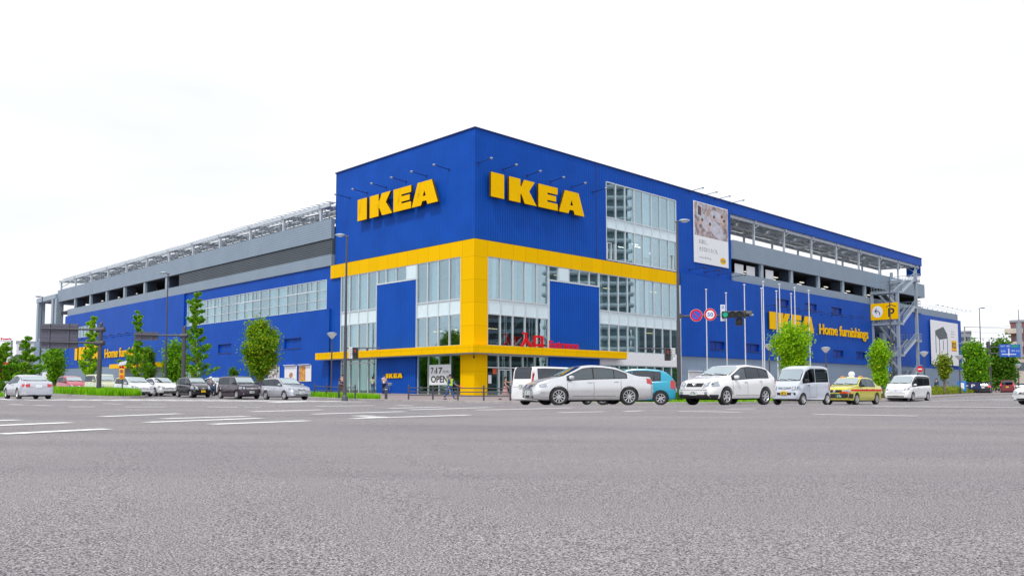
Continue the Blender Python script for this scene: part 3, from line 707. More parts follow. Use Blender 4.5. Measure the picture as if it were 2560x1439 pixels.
# wall-mounted floodlights on arms
def spot(face, a, n, z, ln=1.7, up=.12, drop=False, mt=M_darkblue):
    m = MB(); Q = (lambda d, zz, aa=a: (aa, -n - d, zz)) if face == 'R' else (lambda d, zz, aa=a: (-n - d, aa, zz))
    m.tube(Q(0, z), Q(ln, z + up), .035, n=6); m.tube(Q(0, z - .12), Q(0.06, z + .12), .06, n=6)
    fr = m.build('floodlight', mt, store)
    h = MB(); c = Vector(Q(ln + .1, z + up)); h.ell(c, .16, .16, .09, 10, 6); h.ell(c + Vector((0, 0, -.05)), .12, .12, .06, 10, 6)
    h.build('lamp_head', M_steel if not drop else M_dark, fr, smooth='all')
for a in (.7, 3.83, 7.0, 10.28, 13.49, 16.71): spot('R', a, -.35, 20.82)
for a in (3.95, 7.3, 10.47, 13.79, 17.11, 20.3): spot('L', a, -.35, 20.86)
for a in (34.4, 37.35, 40.3, 43.5): spot('R', a, -.35, 23.86, 1.9)
for a in (34.4, 37.6, 40.6, 43.5): spot('R', a, -.3, 14.55, 1.9, .05, True)
for i in range(9): spot('R', 50.6 + i * 3.35, .12, 11.3, 1.6, .1, True)
for i in range(8): spot('R', 108.4 + i * 2.47, -.35, 15.2, 2.6, .25, mt=M_steel)
for i in range(8): spot('L', 77.5 + i * 3.4, .02, 9.0, 1.6, .1, True)
# ------------------------------------------------------------------ signs on the store
GI = [[(0, 0), (1, 0), (1, 1), (0, 1)]]
GK = [[(0, 0), (.40, 0), (.40, .36), (.44, .36), (.56, 0), (1.0, 0), (.72, .56), (.93, 1), (.54, 1), (.44, .70), (.40, .70), (.40, 1), (0, 1)]]
GE = [[(0, 0), (1, 0), (1, .27), (.97, .30), (.46, .30), (.46, .38), (.92, .38), (.92, .62), (.46, .62), (.46, .70), (.97, .70), (1, .73), (1, 1), (0, 1)]]
GA = [[(0, 0), (.36, 0), (.41, .17), (.57, .17), (.61, 0), (1, 0), (.77, 1), (.23, 1)], [(.43, .38), (.49, .62), (.55, .38)]]
GL = {'I': GI, 'K': GK, 'E': GE, 'A': GA}
def logo(name, label, face, a_start, z0, h, spans, n, depth, thick=True, cat='sign'):
    """a_start is the facade coordinate of the word's left end as read"""
    if face == 'R': loc = bl(a_start, -n, z0); rz = AF
    else: loc = bl(-n, a_start, z0); rz = AF - math.pi / 2
    t = thing(name, label, cat, loc, rz)
    for ch, (x0, x1) in zip('IKEA', spans):
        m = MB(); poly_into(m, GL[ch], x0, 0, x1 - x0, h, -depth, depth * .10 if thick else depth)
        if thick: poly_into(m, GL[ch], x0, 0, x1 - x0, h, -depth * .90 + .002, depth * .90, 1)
        m.build('letter', [M_yels, M_yelshade], t)
    return t
logo('letter_sign', 'big yellow four-letter sign on the blue upper wall right of the corner', 'R', 1.78, 17.9, 2.25, [(0, 1.64), (2.3, 5.95), (6.22, 8.93), (9.15, 12.93)], .0, .26)
logo('letter_sign', 'big yellow four-letter sign on the blue upper wall left of the corner', 'L', 17.95, 17.93, 2.25, [(0, 1.64), (2.17, 6.0), (6.22, 9.05), (9.16, 13.1)], .0, .26)
logo('letter_sign', 'yellow four-letter sign on the long blue wall, half behind the flagpoles', 'R', 51.68, 8.42, 2.28, [(0, 1.7), (2.27, 5.9), (6.25, 8.85), (9.05, 12.6)], .3, .16)
logo('letter_sign', 'yellow four-letter sign low on the far left wall, half hidden by a tree', 'L', 105.1, 5.65, 2.2, [(0, 1.35), (2.05, 5.7), (6.0, 8.8), (8.9, 12.6)], .2, .3)
logo('letter_sign', 'small yellow four-letter sign on the dark blue panel beneath the canopy', 'L', 12.92, 1.58, .45, [(0, .36), (.45, 1.16), (1.24, 1.84), (1.88, 2.66)], .03, .06)
def wordsign(name, label, face, a_start, z0, w_, h_, s, n, depth, mt, off=.02, cat='sign'):
    loc = bl(a_start, -n, z0) if face == 'R' else bl(-n, a_start, z0)
    t = thing(name, label, cat, loc, AF if face == 'R' else AF - math.pi / 2)
    m = MB(); text_into(m, s, 0, w_, 0, h_, -depth, depth, off); m.build('lettering', mt, t); return t
wordsign('word_sign', 'yellow Home furnishings lettering on the long blue right wall', 'R', 66.35, 7.95, 16.8, 1.98, 'Home furnishings', .22, .1, M_yels, .018)
wordsign('word_sign', 'yellow Home furnishings lettering low on the far left wall, partly behind a tree', 'L', 91.1, 5.2, 16.6, 1.95, 'Home furnishings', .12, .1, M_yels, .018)
t = wordsign('entrance_sign', 'red Entrance lettering standing on the yellow canopy', 'R', 8.6, 4.38, 4.2, .70, 'Entrance', 1.0, .08, M_red, .02)
t = thing('entrance_sign', 'red pair of Japanese characters standing on the yellow canopy, left of the Entrance lettering', 'sign', bl(4.73, -1.0, 4.38), AF)
KI = [[(.17, 1), (.17, .88), (.38, .88), (.38, .62), (.28, .36), (.04, .1), (.14, -.02), (.38, .22), (.47, .42), (.58, .2), (.84, -.02), (.96, .1), (.70, .34), (.54, .62), (.52, 1)]]
KU = [[(0, 0), (0, .9), (1, .9), (1, 0), (.8, 0), (.8, .08), (.2, .08), (.2, 0)], [(.2, .24), (.8, .24), (.8, .74), (.2, .74)]]
m = MB(); poly_into(m, KI, 0, 0, 1.55, 1.3, -.14, .14); m.build('letter', M_red, t)
m = MB(); poly_into(m, KU, 1.72, 0, 1.26, 1.2, -.14, .14); m.build('letter', M_red, t)
m = MB()
for x in (.2, 1.3, 1.9, 2.8): m.bar((x, .0, .0), (x - .1, .9, .05), .04, .04); m.bar((x, .0, .8), (x - .1, .9, .05), .03, .03)
m.build('stay', M_steel, t)
def board(name, label, face, a_start, z0, w_, h_, n, cat='billboard', th=.12, mt=None):
    loc = bl(a_start, -n, z0) if face == 'R' else bl(-n, a_start, z0)
    t = thing(name, label, cat, loc, AF if face == 'R' else AF - math.pi / 2)
    m = MB(); m.bbox(0, w_, -th, 0, 0, h_, .02); m.build('panel', mt or M_white, t); return t
def blot(seed, cols):
    m, nt, b = newmat('printed_picture'); N = nt.nodes; Lk = nt.links; tc = N.new('ShaderNodeTexCoord')
    n = N.new('ShaderNodeTexNoise'); n.noise_dimensions = '4D'; n.inputs['W'].default_value = seed; n.inputs['Scale'].default_value = 1.0 if seed < 3 else 3.2; n.inputs['Detail'].default_value = 5; n.inputs['Distortion'].default_value = 1.4
    Lk.new(tc.outputs['Object'], n.inputs['Vector']); r = N.new('ShaderNodeValToRGB'); Lk.new(n.outputs[0], r.inputs[0])
    E = r.color_ramp.elements; E[0].position = .3; E[0].color = (*cols[0], 1); E[1].position = .72; E[1].color = (*cols[-1], 1)
    for i, c in enumerate(cols[1:-1]): e = E.new(.3 + .42 * (i + 1) / (len(cols) - 1)); e.color = (*c, 1)
    Lk.new(r.outputs[0], b.inputs['Base Color']); b.inputs['Roughness'].default_value = .5; return m
M_txt = mat('printed_text_grey', (.22, .23, .26), .6)
t = board('billboard', 'white advertising banner with a family photo and Japanese text high on the blue wall', 'R', 35.25, 15.55, 7.6, 7.4, -.3)
m = MB(); m.box(.08, 7.52, -.128, -.121, 3.3, 7.3); m.build('photo', blot(1, [(.10, .09, .12), (.20, .17, .20), (.40, .30, .27), (.50, .48, .55), (.20, .16, .19)]), t)
m = MB(); M_bed = mat('printed_bedding', (.50, .50, .58), .6, var=.2, scale=2); M_skin_p = mat('printed_skin', (.62, .38, .28), .6, var=.2, scale=3); M_hairp = mat('printed_hair', (.09, .06, .05), .6)
def flat_ell(m, cx, cz, rx, rz, a, y, k=0):
    n = 20; pts = [(cx + rx * math.cos(t) * math.cos(a) - rz * math.sin(t) * math.sin(a), cz + rx * math.cos(t) * math.sin(a) + rz * math.sin(t) * math.cos(a)) for t in [2 * math.pi * i / n for i in range(n)]]
    m.prism(pts, y, y + .003, k)
flat_ell(m, 4.6, 4.6, 2.2, .9, -.5, -.131); flat_ell(m, 2.0, 5.2, 1.4, .6, -.9, -.1315); flat_ell(m, 5.2, 6.1, 1.7, .6, -.2, -.132); m.prism([(.5, 5.6), (1.7, 5.4), (1.8, 7.0), (.6, 7.2)], -.1325, -.129, 0)
m.prism([(.8, 5.85), (1.5, 5.75), (1.55, 6.8), (.85, 6.95)], -.1335, -.1326, 2)
for cx, cz in ((1.5, 5.0), (3.2, 4.7), (4.1, 5.7), (5.9, 5.95), (6.4, 5.5)):
    flat_ell(m, cx, cz, .42, .2, .7, -.134, 1); flat_ell(m, cx + .25, cz + .3, .24, .2, 0, -.135, 2)
m.build('figures', [M_bed, M_skin_p, M_hairp], t)
m = MB(); text_into(m, 'お家に、', 1.0, 2.9, 2.35, 2.9, -.124, .004, .008); text_into(m, '大きなわくわくを。', 1.0, 5.2, 1.45, 2.05, -.124, .004, .008); text_into(m, 'www.IKEA.jp', 1.0, 3.6, .55, .85, -.124, .004); m.build('text', M_txt, t)
m = MB(); flat_ell(m, 6.3, .75, .72, .42, 0, -.124); m.build('emblem', M_yels, t)
m = MB(); 
for ch, (x0, x1) in zip('IKEA', [(5.8, 5.93), (6.0, 6.24), (6.28, 6.47), (6.5, 6.8)]): poly_into(m, GL[ch], x0, .6, x1 - x0, .3, -.127, .002)
m.build('emblem_letters', M_txt, t)
t = board('billboard', 'white banner showing dark furniture and a yellow price block, far right wall', 'R', 110.7, 5.0, 14.3, 8.1, .12)
m = MB(); M_fur = mat('printed_furniture', (.10, .12, .14), .6); M_fur2 = mat('printed_fabric', (.55, .62, .66), .6, var=.1)
m.prism([(2.0, 6.2), (6.3, 7.15), (8.3, 5.8), (8.0, 5.0), (4.0, 4.6), (2.1, 5.6)], -.128, -.121)
for x, a, b in ((2.1, 2.2, 6), (3.9, .9, 5), (8.1, 1.0, 5.4), (5.9, 2.8, 4.6)): m.box(x, x + .32, -.128, -.121, a, b)
m.build('picture', M_fur, t)
m = MB(); m.prism([(4.2, .8), (8.1, .8), (8.0, 2.2), (4.3, 1.9)], -.126, -.121); m.build('picture', M_fur2, t)
m = MB()
for i in range(3): m.box(10.2, 12.0 + .3 * (i % 2), -.124, -.121, 6.4 - i * .5, 6.5 - i * .5)
m.build('text', M_txt, t)
m = MB(); m.bbox(10.4, 13.2, -.13, -.121, 2.9, 4.75, .003); m.build('price_block', M_yels, t)
m = MB(); text_into(m, '822', 10.7, 12.9, 3.3, 4.4, -.134, .004, .03); m.build('price', M_black, t)
m = MB(); m.box(10.4, 13.2, -.128, -.121, 2.74, 2.88); m.build('price_underline', M_red, t)
# posters at street level, left wall
lb = ['poster of a smiling child in a frame on the blue wall', 'white poster of a snack on the blue wall, middle of three', 'poster of colourful fruit beside white text, rightmost on the blue wall']
for (a, b), l, cols in zip(((36.5, 33.9), (32.7, 30.0), (29.5, 26.9)), lb, ([(.6, .55, .5), (.75, .76, .8), (.1, .07, .06), (.6, .35, .25)], None, [(.05, .16, .03), (.75, .5, .05), (.5, .05, .02), (.6, .65, .6)])):
    t = board('poster', l, 'L', a, 1.35, a - b, 1.8, .02, 'poster', .06, M_white)
    m = MB(); w0 = a - b
    if cols: m.box(.05, w0 * (.55 if cols[0][0] < .1 else .97), -.066, -.061, .05, 1.74)
    else: flat_ell(m, w0 * .55, .75, .42, .3, .3, -.066)
    m.build('picture', blot(4 + a, cols or [(.3, .14, .06), (.5, .25, .1), (.2, .1, .05)]), t)
    m = MB(); m.box(.1, w0 - .1, -.3, -.02, 1.86, 1.93); m.build('lamp_housing', M_white, t)
t = board('poster_case', 'dark framed menu case on the blue wall left of the posters', 'L', 39.7, 1.3, 2.7, 1.9, .02, 'poster', .08, M_dark)
m = MB(); m.prism([(.5, 1.1), (2.2, 1.4), (2.2, 1.75), (.9, 1.75)], -.086, -.081); m.build('picture', mat('teal_print', (.02, .30, .45), .5), t)
for a, k in ((33.2, 0), (36.6, 1), (40.2, 2)):
    t = board('poster', ['white poster with a blue and red figure on the grey base wall', 'white notice board on the grey base wall, second from the glass corner', 'white notice board on the grey base wall, third from the glass corner'][k], 'R', a, .2, 2.6, 2.3, .02, 'poster', .08)
    m = MB()
    if k == 0: m.prism([(1.2, .5), (1.9, 1.9), (1.5, 1.9), (1.0, .9)], -.086, -.081, 0); m.prism([(.9, .2), (1.3, .2), (1.5, .9), (1.1, .9)], -.086, -.0815, 1)
    else: m.box(.3, 2.2, -.086, -.081, 1.3, 1.4)
    m.build('picture', [mat('navy_print', (.02, .06, .2), .5), M_red], t)
    m = MB(); m.box(.0, 2.6, -.35, -.02, 2.36, 2.46); m.build('lamp_housing', M_white, t)
# opening banner behind the corner glass
t = board('opening_banner', 'white banner with the opening date behind the ground floor glass', 'L', 6.45, .87, 3.15, 1.88, -.155, 'banner', .012)
m = MB(); text_into(m, '7', .28, .66, 1.05, 1.62, -.016, .003, .03); text_into(m, '月', .7, .96, 1.05, 1.36, -.016, .003, .01); text_into(m, '17', 1.02, 1.95, 1.05, 1.62, -.016, .003, .03)
text_into(m, '日(木)', 2.0, 2.9, 1.05, 1.36, -.016, .003, .01); text_into(m, 'OPEN!', .28, 2.95, .22, .85, -.016, .003, .03); m.build('text', M_black, t)

# ------------------------------------------------------------------ outside staircase with parking sign
st = thing('outdoor_staircase', 'grey steel fire staircase zigzagging up the right end of the store', 'staircase', bl(85, 0, 0), AF)
def srail(m, p, q, h=1.05, nb=None):
    p, q = Vector(p), Vector(q); L = (q - p).length; k = nb or max(2, int(L / .45)); up = Vector((0, 0, h))
    m.tube(p + up, q + up, .045, n=6); m.tube(p + up * .12, q + up * .12, .03, n=5); m.tube(p + up * .55, q + up * .55, .025, n=5)
    for i in range(k + 1): c = p.lerp(q, i / k); m.tube(c, c + up, .026, n=5)
for x, y in ((.3, -4.1), (.3, -.15), (8.1, -4.1), (8.1, -.3)):
    m = MB(); m.box(x - .2, x + .2, y - .2, y + .2, -.4, (16.0 if x < 1 else 19.9)); m.build('post', M_steel, st)
FL = [(0.0, 3.4, 6.0), (6.0, 8.5, 10.95), (10.95, 13.9, 15.95), (15.95, 18.3, None)]
for i, (a, mid, top) in enumerate(FL):
    if i: 
        m = MB(); m.box(0, 2.2, -4.3, -.1, a - .34, a); m.build('landing', M_steel, st)
        r = MB(); srail(r, (0, -4.25, a), (0, -.2, a)); srail(r, (0, -4.25, a), (1.0, -4.25, a)); r.build('railing', M_steel, st)
    m = MB(); m.box(7.2, 9.6, -4.3, -.1, mid - .3, mid); m.build('landing', M_steel, st)
    r = MB(); srail(r, (7.2, -4.28, mid), (9.6, -4.28, mid)); srail(r, (9.6, -4.28, mid), (9.6, -.2, mid)); r.build('railing', M_steel, st)
    for (z0, z1, y0, y1) in ((a, mid, -4.2, -2.9), (mid, top, -1.6, -.3)):
        if z1 is None: continue
        x0, x1 = (2.1, 7.3) if z0 == a else (7.3, 2.1)
        m = MB(); n = int((z1 - z0) / .2)
        for k in range(n):
            f = k / n; x = x0 + (x1 - x0) * f; m.box(min(x, x + (x1 - x0) / n), max(x, x + (x1 - x0) / n), y0, y1, z0 + (z1 - z0) * (f + .5 / n), z0 + (z1 - z0) * (f + .5 / n) + .05)
        m.build('steps', M_steel, st)
        m = MB()
        for y in (y0, y1): m.bar((x0, y, z0 + .05), (x1, y, z1 + .05), .07, .48)
        m.build('stringer', M_steel2, st)
        r = MB(); srail(r, (x0, y0 - .03, z0 + .1), (x1, y0 - .03, z1 + .1), 1.0); r.build('railing', M_steel, st)
m = MB(); m.bbox(2.4, 3.8, -.9, -.3, 8.0, 9.6); m.build('equipment_box', M_steel, st)
t = thing('parking_sign', 'yellow sign with a curved arrow and a roofed P on the outdoor staircase', 'sign', bl(84.93, -.1, 11.45), AF - math.pi / 2)
m = MB(); m.bbox(0, 2.05, -.15, 0, 0, 2.6, .02); m.bbox(2.07, 4.2, -.15, 0, 0, 2.6, .02); m.build('panel', M_yels, t)
m = MB(); 
n = 32; m.prism([(1.08 + .83 * math.cos(2 * math.pi * i / n), 1.3 + .93 * math.sin(2 * math.pi * i / n)) for i in range(n)], -.158, -.151); m.build('disc', M_white, t)
m = MB()
arc = [(1.42, .72), (1.42, 1.02), (1.30, 1.28), (1.08, 1.42), (.72, 1.42)]
for a, b in zip(arc, arc[1:]): m.bar((a[0], -.163, a[1]), (b[0], -.163, b[1]), .004, .13)
m.bar((.66, -.164, 1.42), (.98, -.164, 1.78), .004, .13); m.bar((.66, -.165, 1.42), (.98, -.165, 1.06), .004, .13)
m.build('arrow', M_black, t)
m = MB(); poly_into(m, [[(0, 0), (.28, 0), (.28, .34), (.62, .34), (.9, .46), (1, .68), (.9, .9), (.62, 1), (0, 1)], [(.28, .52), (.28, .82), (.58, .82), (.7, .74), (.7, .6), (.58, .52)]], 2.72, .38, 1.0, 1.38, -.157, .005)
m.bar((2.4, -.155, 1.95), (3.15, -.155, 2.28), .004, .12); m.bar((3.15, -.156, 2.28), (3.95, -.156, 1.95), .004, .12); m.build('letter', M_black, t)

# ------------------------------------------------------------------ poles, lamps, signals
def lamp_pole(name, label, px, Y, H, side, grp='tall street lamps', r=.10, slim=False):
    x = at(px, Y); z = gz(x, Y) + (.13 if Y > ykerb(x) else 0)
    t = thing(name, label, 'street lamp', (x, Y, z), 0, grp)
    m = MB(); m.tube((0, 0, 0), (0, 0, H * .45), r, r * .85, 12); m.tube((0, 0, H * .45), (0, 0, H), r * .7, r * .45, 12); m.lathe([(r * 1.8, 0), (r * 1.8, .25), (r, .4)], 12); m.build('pole', M_pole, t, smooth=True)
    m = MB(); m.tube((-.12 * side, 0, H), (side * .22, 0, H + .08), .04, n=8); m.build('bracket', M_pole, t, smooth=True)
    m = MB(); m.ell((side * .45, 0, H + .10), .34, .14, .10, 14, 8); m.ell((side * .45, 0, H + .05), .24, .10, .08, 12, 6, 1); m.build('lamp_head', [M_steel, M_polel], t, smooth='all')
    return t
pL = lamp_pole('street_lamp', 'tall dark street lamp in front of the left glass corner, carrying a pedestrian signal', 862, 54.5, 10.75, -1, r=.12)
pR = lamp_pole('street_lamp', 'tall dark street lamp at the right kerb, carrying the traffic signal arm', 1698, 50, 10.75, 1, r=.13)
lamp_pole('street_lamp', 'tall thin street lamp left of the long window row, behind the black hatchback', 412, 74, 10.6, -1)
lamp_pole('street_lamp', 'tall dark street lamp in front of the outdoor staircase', 2231, 76, 10.3, 1)
lamp_pole('street_lamp', 'distant tall street lamp above the trees on the far right', 2456, 110, 11.0, 1)
lamp_pole('street_lamp', 'distant street lamp just left of the back of the large road sign', 97, 92, 10.4, -1)
def bowl_lamp(label, px, Y, H):
    x = at(px, Y); z = gz(x, Y) + (.13 if Y > ykerb(x) else 0)
    t = thing('pavement_lamp', label, 'street lamp', (x, Y, z), 0, 'bowl-topped pavement lamps')
    m = MB(); m.tube((0, 0, 0), (0, 0, H - .35), .07, .05, 10); m.tube((0, 0, 0), (0, 0, .5), .1, .1, 10); m.build('pole', M_pole, t, smooth=True)
    m = MB(); m.lathe([(.05, H - .4), (.12, H - .34), (.36, H - .04), (.37, H)], 18); m.build('bowl', mat('lamp_glass', (.72, .72, .70), .3), t, smooth=True)
    m = MB(); m.lathe([(.39, H - .01), (.39, H + .05), (.2, H + .12), (0, H + .14)], 18); m.build('cap', M_steel, t, smooth=True)
bowl_lamp('bowl-topped lamp on a dark post left of the glass corner', 828, 66, 4.9)
bowl_lamp('bowl-topped lamp left of the lime green tree, in front of the long blue wall', 1925, 68, 4.2)
bowl_lamp('bowl-topped lamp above the yellow taxi', 2067, 72, 4.1)
bowl_lamp('bowl-topped lamp right of the outdoor staircase, beside the stop sign', 2313, 80, 4.0)
bowl_lamp('bowl-topped lamp at the end of the far right billboard', 2401, 92, 4.1)
bowl_lamp('distant bowl-topped lamp near the right edge', 2548, 110, 3.6)
# flagpoles
fl = [(1769, 725, 'leftmost flagpole, left of the traffic signal'), (1819, 734, 'flagpole directly behind the small white road sign'), (1865.5, 713, 'tall flagpole behind the right end of the traffic signal'),
      (1908.5, 722, 'shorter flagpole of the close pair left of the yellow letters'), (1913, 704, 'tallest flagpole, of the close pair left of the yellow letters'), (1946, 729, 'shorter flagpole crossing the K of the yellow sign'),
      (1954, 712, 'taller flagpole crossing the K of the yellow sign'), (1983, 736, 'shorter flagpole crossing the E of the yellow sign'), (1992, 720.5, 'taller flagpole crossing the E of the yellow sign'), (2027.5, 728, 'rightmost flagpole, touching the A of the yellow sign')]
fp = None
for px, py, lab in fl:
    Y = (10.0 - .42 - .1) * 2105 / (974 - py); x = at(px, Y); z = gz(x, Y) + .13
    if fp is None:
        fp = thing('flagpole', lab, 'flagpole', (x, Y, z), 0, 'white flagpoles before the long blue wall')
        m = MB(); m.tube((0, 0, 0), (0, 0, 10), .065, .045, 10); m.lathe([(.14, 0), (.14, .1), (.09, .2)], 10); m.build('pole', M_polel, fp, smooth=True)
        m = MB(); m.ell((0, 0, 10.05), .12, .12, .08); m.build('finial', M_polel, fp, smooth='all')
    else:
        c = copy_tree(fp); c.location = (x, Y, z); c['label'] = lab
# signal assembly on the right lamp: arm, no-parking, 50, plate, signals
Yp = 50.0; xp = at(1698, Yp); zp = gz(xp, Yp)
def zpx(py, Y=Yp): return CZ + (974 - py) / 2105 * Y
def ring_sign(label, px, py, Y, r, kind):
    t = thing('road_sign', label, 'road sign', (at(px, Y), Y, zpx(py, Y)), R_(2))
    m = MB(); m.lathe([(0, .0), (r, .0), (r, .02), (0, .02)], 32, 'Y'); m.build('back_plate', M_white, t)
    m = MB(); m.lathe([(r * .70, -.006), (r * .965, -.006), (r * .965, -.002), (r * .70, -.002)], 32, 'Y'); m.build('rim', M_red, t)
    m = MB(); m.lathe([(0, -.004), (r * .70, -.004), (r * .70, -.001)], 32, 'Y'); m.build('disc', mat('sign_blue', (.02, .10, .62), .4) if kind == 'P' else M_white, t)
    m = MB()
    if kind == 'P': m.bar((-r * .5, -.009, r * .5), (r * .5, -.009, -r * .5), .004, r * .17); m.build('slash', M_red, t)
    else: text_into(m, '50', -r * .46, r * .46, -r * .3, r * .3, -.01, .004, .02); m.build('numerals', mat('numeral_blue', (.03, .14, .55), .4), t)
    m = MB(); m.box(-.05, .05, .02, .12, -.05, .05); m.build('clamp', M_steel, t)
ring_sign('round no-parking sign, blue with red rim and slash, on the signal arm', 1743.5, 787, Yp - .12, .37, 'P')
ring_sign('round speed limit sign reading 50 on the signal arm', 1778.5, 785, Yp - .12, .37, '5')
az = zpx(790) - pR.location.z
m = MB(); m.tube((.1, 0, 0), (at(1872, Yp) - xp, 0, .12), .07, .05, 10); m.tube((.1, 0, -.12), (.1, 0, .16), .16, n=12); ao = m.build('signal_arm', M_pole, pR, smooth=True, loc=(0, 0, az))
m = MB(); m.ell((at(1882, Yp) - xp, 0, .10), .14, .1, .06); m.build('end_cap', M_polel, ao, smooth='all')
t = thing('road_sign', 'small upright white plate with three blue characters on the signal arm', 'road sign', (at(1809.5, Yp), Yp - .1, zpx(802)), 0)
m = MB(); m.bbox(-.14, .14, 0, .03, 0, .98, .01); m.build('plate', M_white, t)
m = MB(); 
for i, ch in enumerate('感応式'): text_into(m, ch, -.09, .09, .72 - i * .31, .93 - i * .31, -.006, .004)
m.build('characters', mat('sign_text_blue', (.03, .16, .5), .5), t)
M_hood = mat('signal_housing', (.05, .05, .055), .45)
M_grn = mat('green_signal_lamp', (.0, .35, .22), .3, emit=((0, .55, .36), .5)); M_lensd = mat('dark_lens', (.02, .02, .02), .15)
M_redl = mat('red_signal_lamp', (.45, .04, .05), .3, emit=((1, .08, .05), .12))
def signal(label, px, py, Y, rz, lit=True, arrow=True):
    t = thing('traffic_signal', label, 'traffic signal', (at(px, Y), Y, zpx(py, Y)), rz)
    m = MB(); m.bbox(-.62, .62, -.08, .12, -.21, .21, .08); m.build('housing', M_hood, t, smooth=True)
    for i in range(3):
        m = MB(); m.lathe([(0, -.1), (.15, -.1), (.15, -.08)], 20, 'Y', o=(-.4 + .4 * i, 0, 0)); m.build('lens', M_grn if (i == 0 and lit) else M_lensd, t)
        m = MB(); vs = []
        for j in range(13):
            a = math.pi * (-.08 + 1.16 * j / 12); c, s_ = math.cos(a), math.sin(a)
            vs += [(-.4 + .4 * i + .18 * c, -.08, .18 * s_), (-.4 + .4 * i + .19 * c, -.38 - .05 * s_, .19 * s_ - .03), (-.4 + .4 * i + .2 * c, -.38 - .05 * s_, .2 * s_ - .03), (-.4 + .4 * i + .2 * c, -.08, .2 * s_)]
        fs = [(4 * j + k, 4 * j + (k + 1) % 4, 4 * j + 4 + (k + 1) % 4, 4 * j + 4 + k) for j in range(12) for k in range(4)]
        m.add(vs, fs); m.build('hood', M_hood, t, smooth=True)
    if arrow:
        m = MB(); m.bbox(.16, .62, -.08, .12, -.66, -.24, .06); m.lathe([(.18, -.08), (.19, -.36)], 16, 'Y', o=(.4, 0, -.44)); m.build('arrow_unit', M_hood, t, smooth=True)
        m = MB(); m.lathe([(0, -.1), (.15, -.1)], 16, 'Y', o=(.4, 0, -.44)); m.build('lens', M_lensd, t)
signal('traffic signal showing green on the arm, three lamps wide with an extra lamp beneath', 1834, 785, Yp - .25, R_(-14))
signal('rear traffic signal behind the green one, seen end on', 1866, 785, Yp + .3, R_(72), False, False)
def ped(label, pole_px, Y, px, py, spx, x_end, ny, red=True):
    xp_ = at(pole_px, Y)
    t = thing('pedestrian_signal', label, 'pedestrian signal', (at(px, Y), Y - .1, zpx(py, Y)), 0, 'pedestrian signals')
    m = MB(); m.bbox(-.18, .18, -.1, .12, 0, .72, .04); m.build('housing', M_hood, t, smooth=True)
    m = MB(); m.box(-.12, .12, -.105, -.101, .4, .66, 1); m.ell((0, -.11, .61), .028, .01, .03); m.box(-.045, .045, -.115, -.106, .48, .58); m.box(-.035, .035, -.115, -.106, .41, .478); m.build('lens', [M_redl, M_lensd], t)
    m = MB(); m.box(-.12, .12, -.12, -.101, .06, .32); m.build('lens', M_lensd, t)
    m = MB(); m.box(-.16, .16, -.26, -.1, .68, .71); m.box(-.16, .16, -.26, -.1, .35, .37); m.build('hood', M_hood, t)
    s = 1 if spx > px else -1
    t2 = thing('crossing_sign', 'white sign with dark characters beside the %s' % ('pedestrian signal at the left lamp' if pole_px < 1000 else 'pedestrian signal at the right lamp'), 'sign', (at(spx, Y), Y - .08, zpx(py, Y) + .02), 0)
    m = MB(); m.bbox(-.14, .14, 0, .03, 0, .72, .01); m.build('plate', M_white, t2)
    m = MB()
    for c0, wd in ((-.06, '自転車専用'), (.06, '歩行者用')):
        for i, ch in enumerate(wd): text_into(m, ch, c0 - .045, c0 + .045, .57 - i * .13, .66 - i * .13, -.005, .003)
    m.build('characters', M_black, t2)
    lampo = pL if pole_px < 1000 else pR
    m = MB(); m.tube((0, 0, 0), (at(x_end, Y) - xp_, 0, .02), .035, n=8); m.tube((at(px, Y) - xp_, 0, 0), (at(px, Y) - xp_, 0, -.2), .03, n=6); m.ell((at((px + x_end) / 2, Y) - xp_, 0, -.08), .08, .08, .1); m.build('signal_bracket', M_pole, lampo, smooth=True, loc=(0, 0, zpx(ny, Y) - lampo.location.z))
ped('pedestrian signal showing red on the left lamp', 862, 54.5, 888, 896, 877, 946, 869.5)
ped('pedestrian signal showing red on the right lamp', 1698, 50, 1669.5, 901, 1683, 1595, 871)
# gantries seen from behind on the left, direction sign on the right
def gantry(label, px, py_top, Y, panel, arms, py_r=None):
    x0 = at(px, Y); z0 = gz(x0, Y); t = thing('road_sign_gantry', label, 'road sign', (x0, Y, z0), 0)
    H = zpx(py_top, Y) - z0
    m = MB(); m.tube((0, 0, 0), (0, 0, H * .97), .17, .15, 14); m.tube((0, 0, H * .955), (.12, 0, H), .15, .02, 14); m.build('pole', M_pole, t, smooth=True)
    a, b, c, d = panel; xa, xb, za, zb = at(a, Y) - x0, at(b, Y) - x0, zpx(d, Y) - z0, zpx(c, Y) - z0
    m = MB(); m.bbox(xa, xb, .12, .18, za, zb, .01)
    k = 7
    for i in range(k): m.box(xa + .02, xb - .02, .105, .119, za + (zb - za) * (i + .06) / k, za + (zb - za) * (i + .2) / k)
    for f in (.25, .75): m.box(xa + (xb - xa) * f - .06, xa + (xb - xa) * f + .06, .06, .104, za, zb)
    m.build('sign_back', mat('sign_back_paint', (.10, .10, .14), .5), t)
    for p in arms:
        z = zpx(p, Y) - z0; m = MB(); m.tube((.35, 0, z), (xa + .1, 0, z + .1), .09, .055, 10); m.tube((-.3, 0, z - .02), (.3, 0, z + .02), .2, .2, 10); m.build('arm', M_pole, t, smooth=True)
gantry('large grey-backed road sign on a dark gantry at the far left', 246.5, 803, 62, (92, 188, 808, 870), (823.5, 857))
gantry('small grey-backed road sign on a dark gantry behind the black hatchback', 457, 812, 70, (330, 390, 829, 849.5), (838.5,))
Y = 104; x0 = at(2475, Y); z0 = gz(x0, Y); t = thing('direction_sign', 'blue direction sign with white arrows over the road on the far right', 'road sign', (x0, Y, z0), 0)
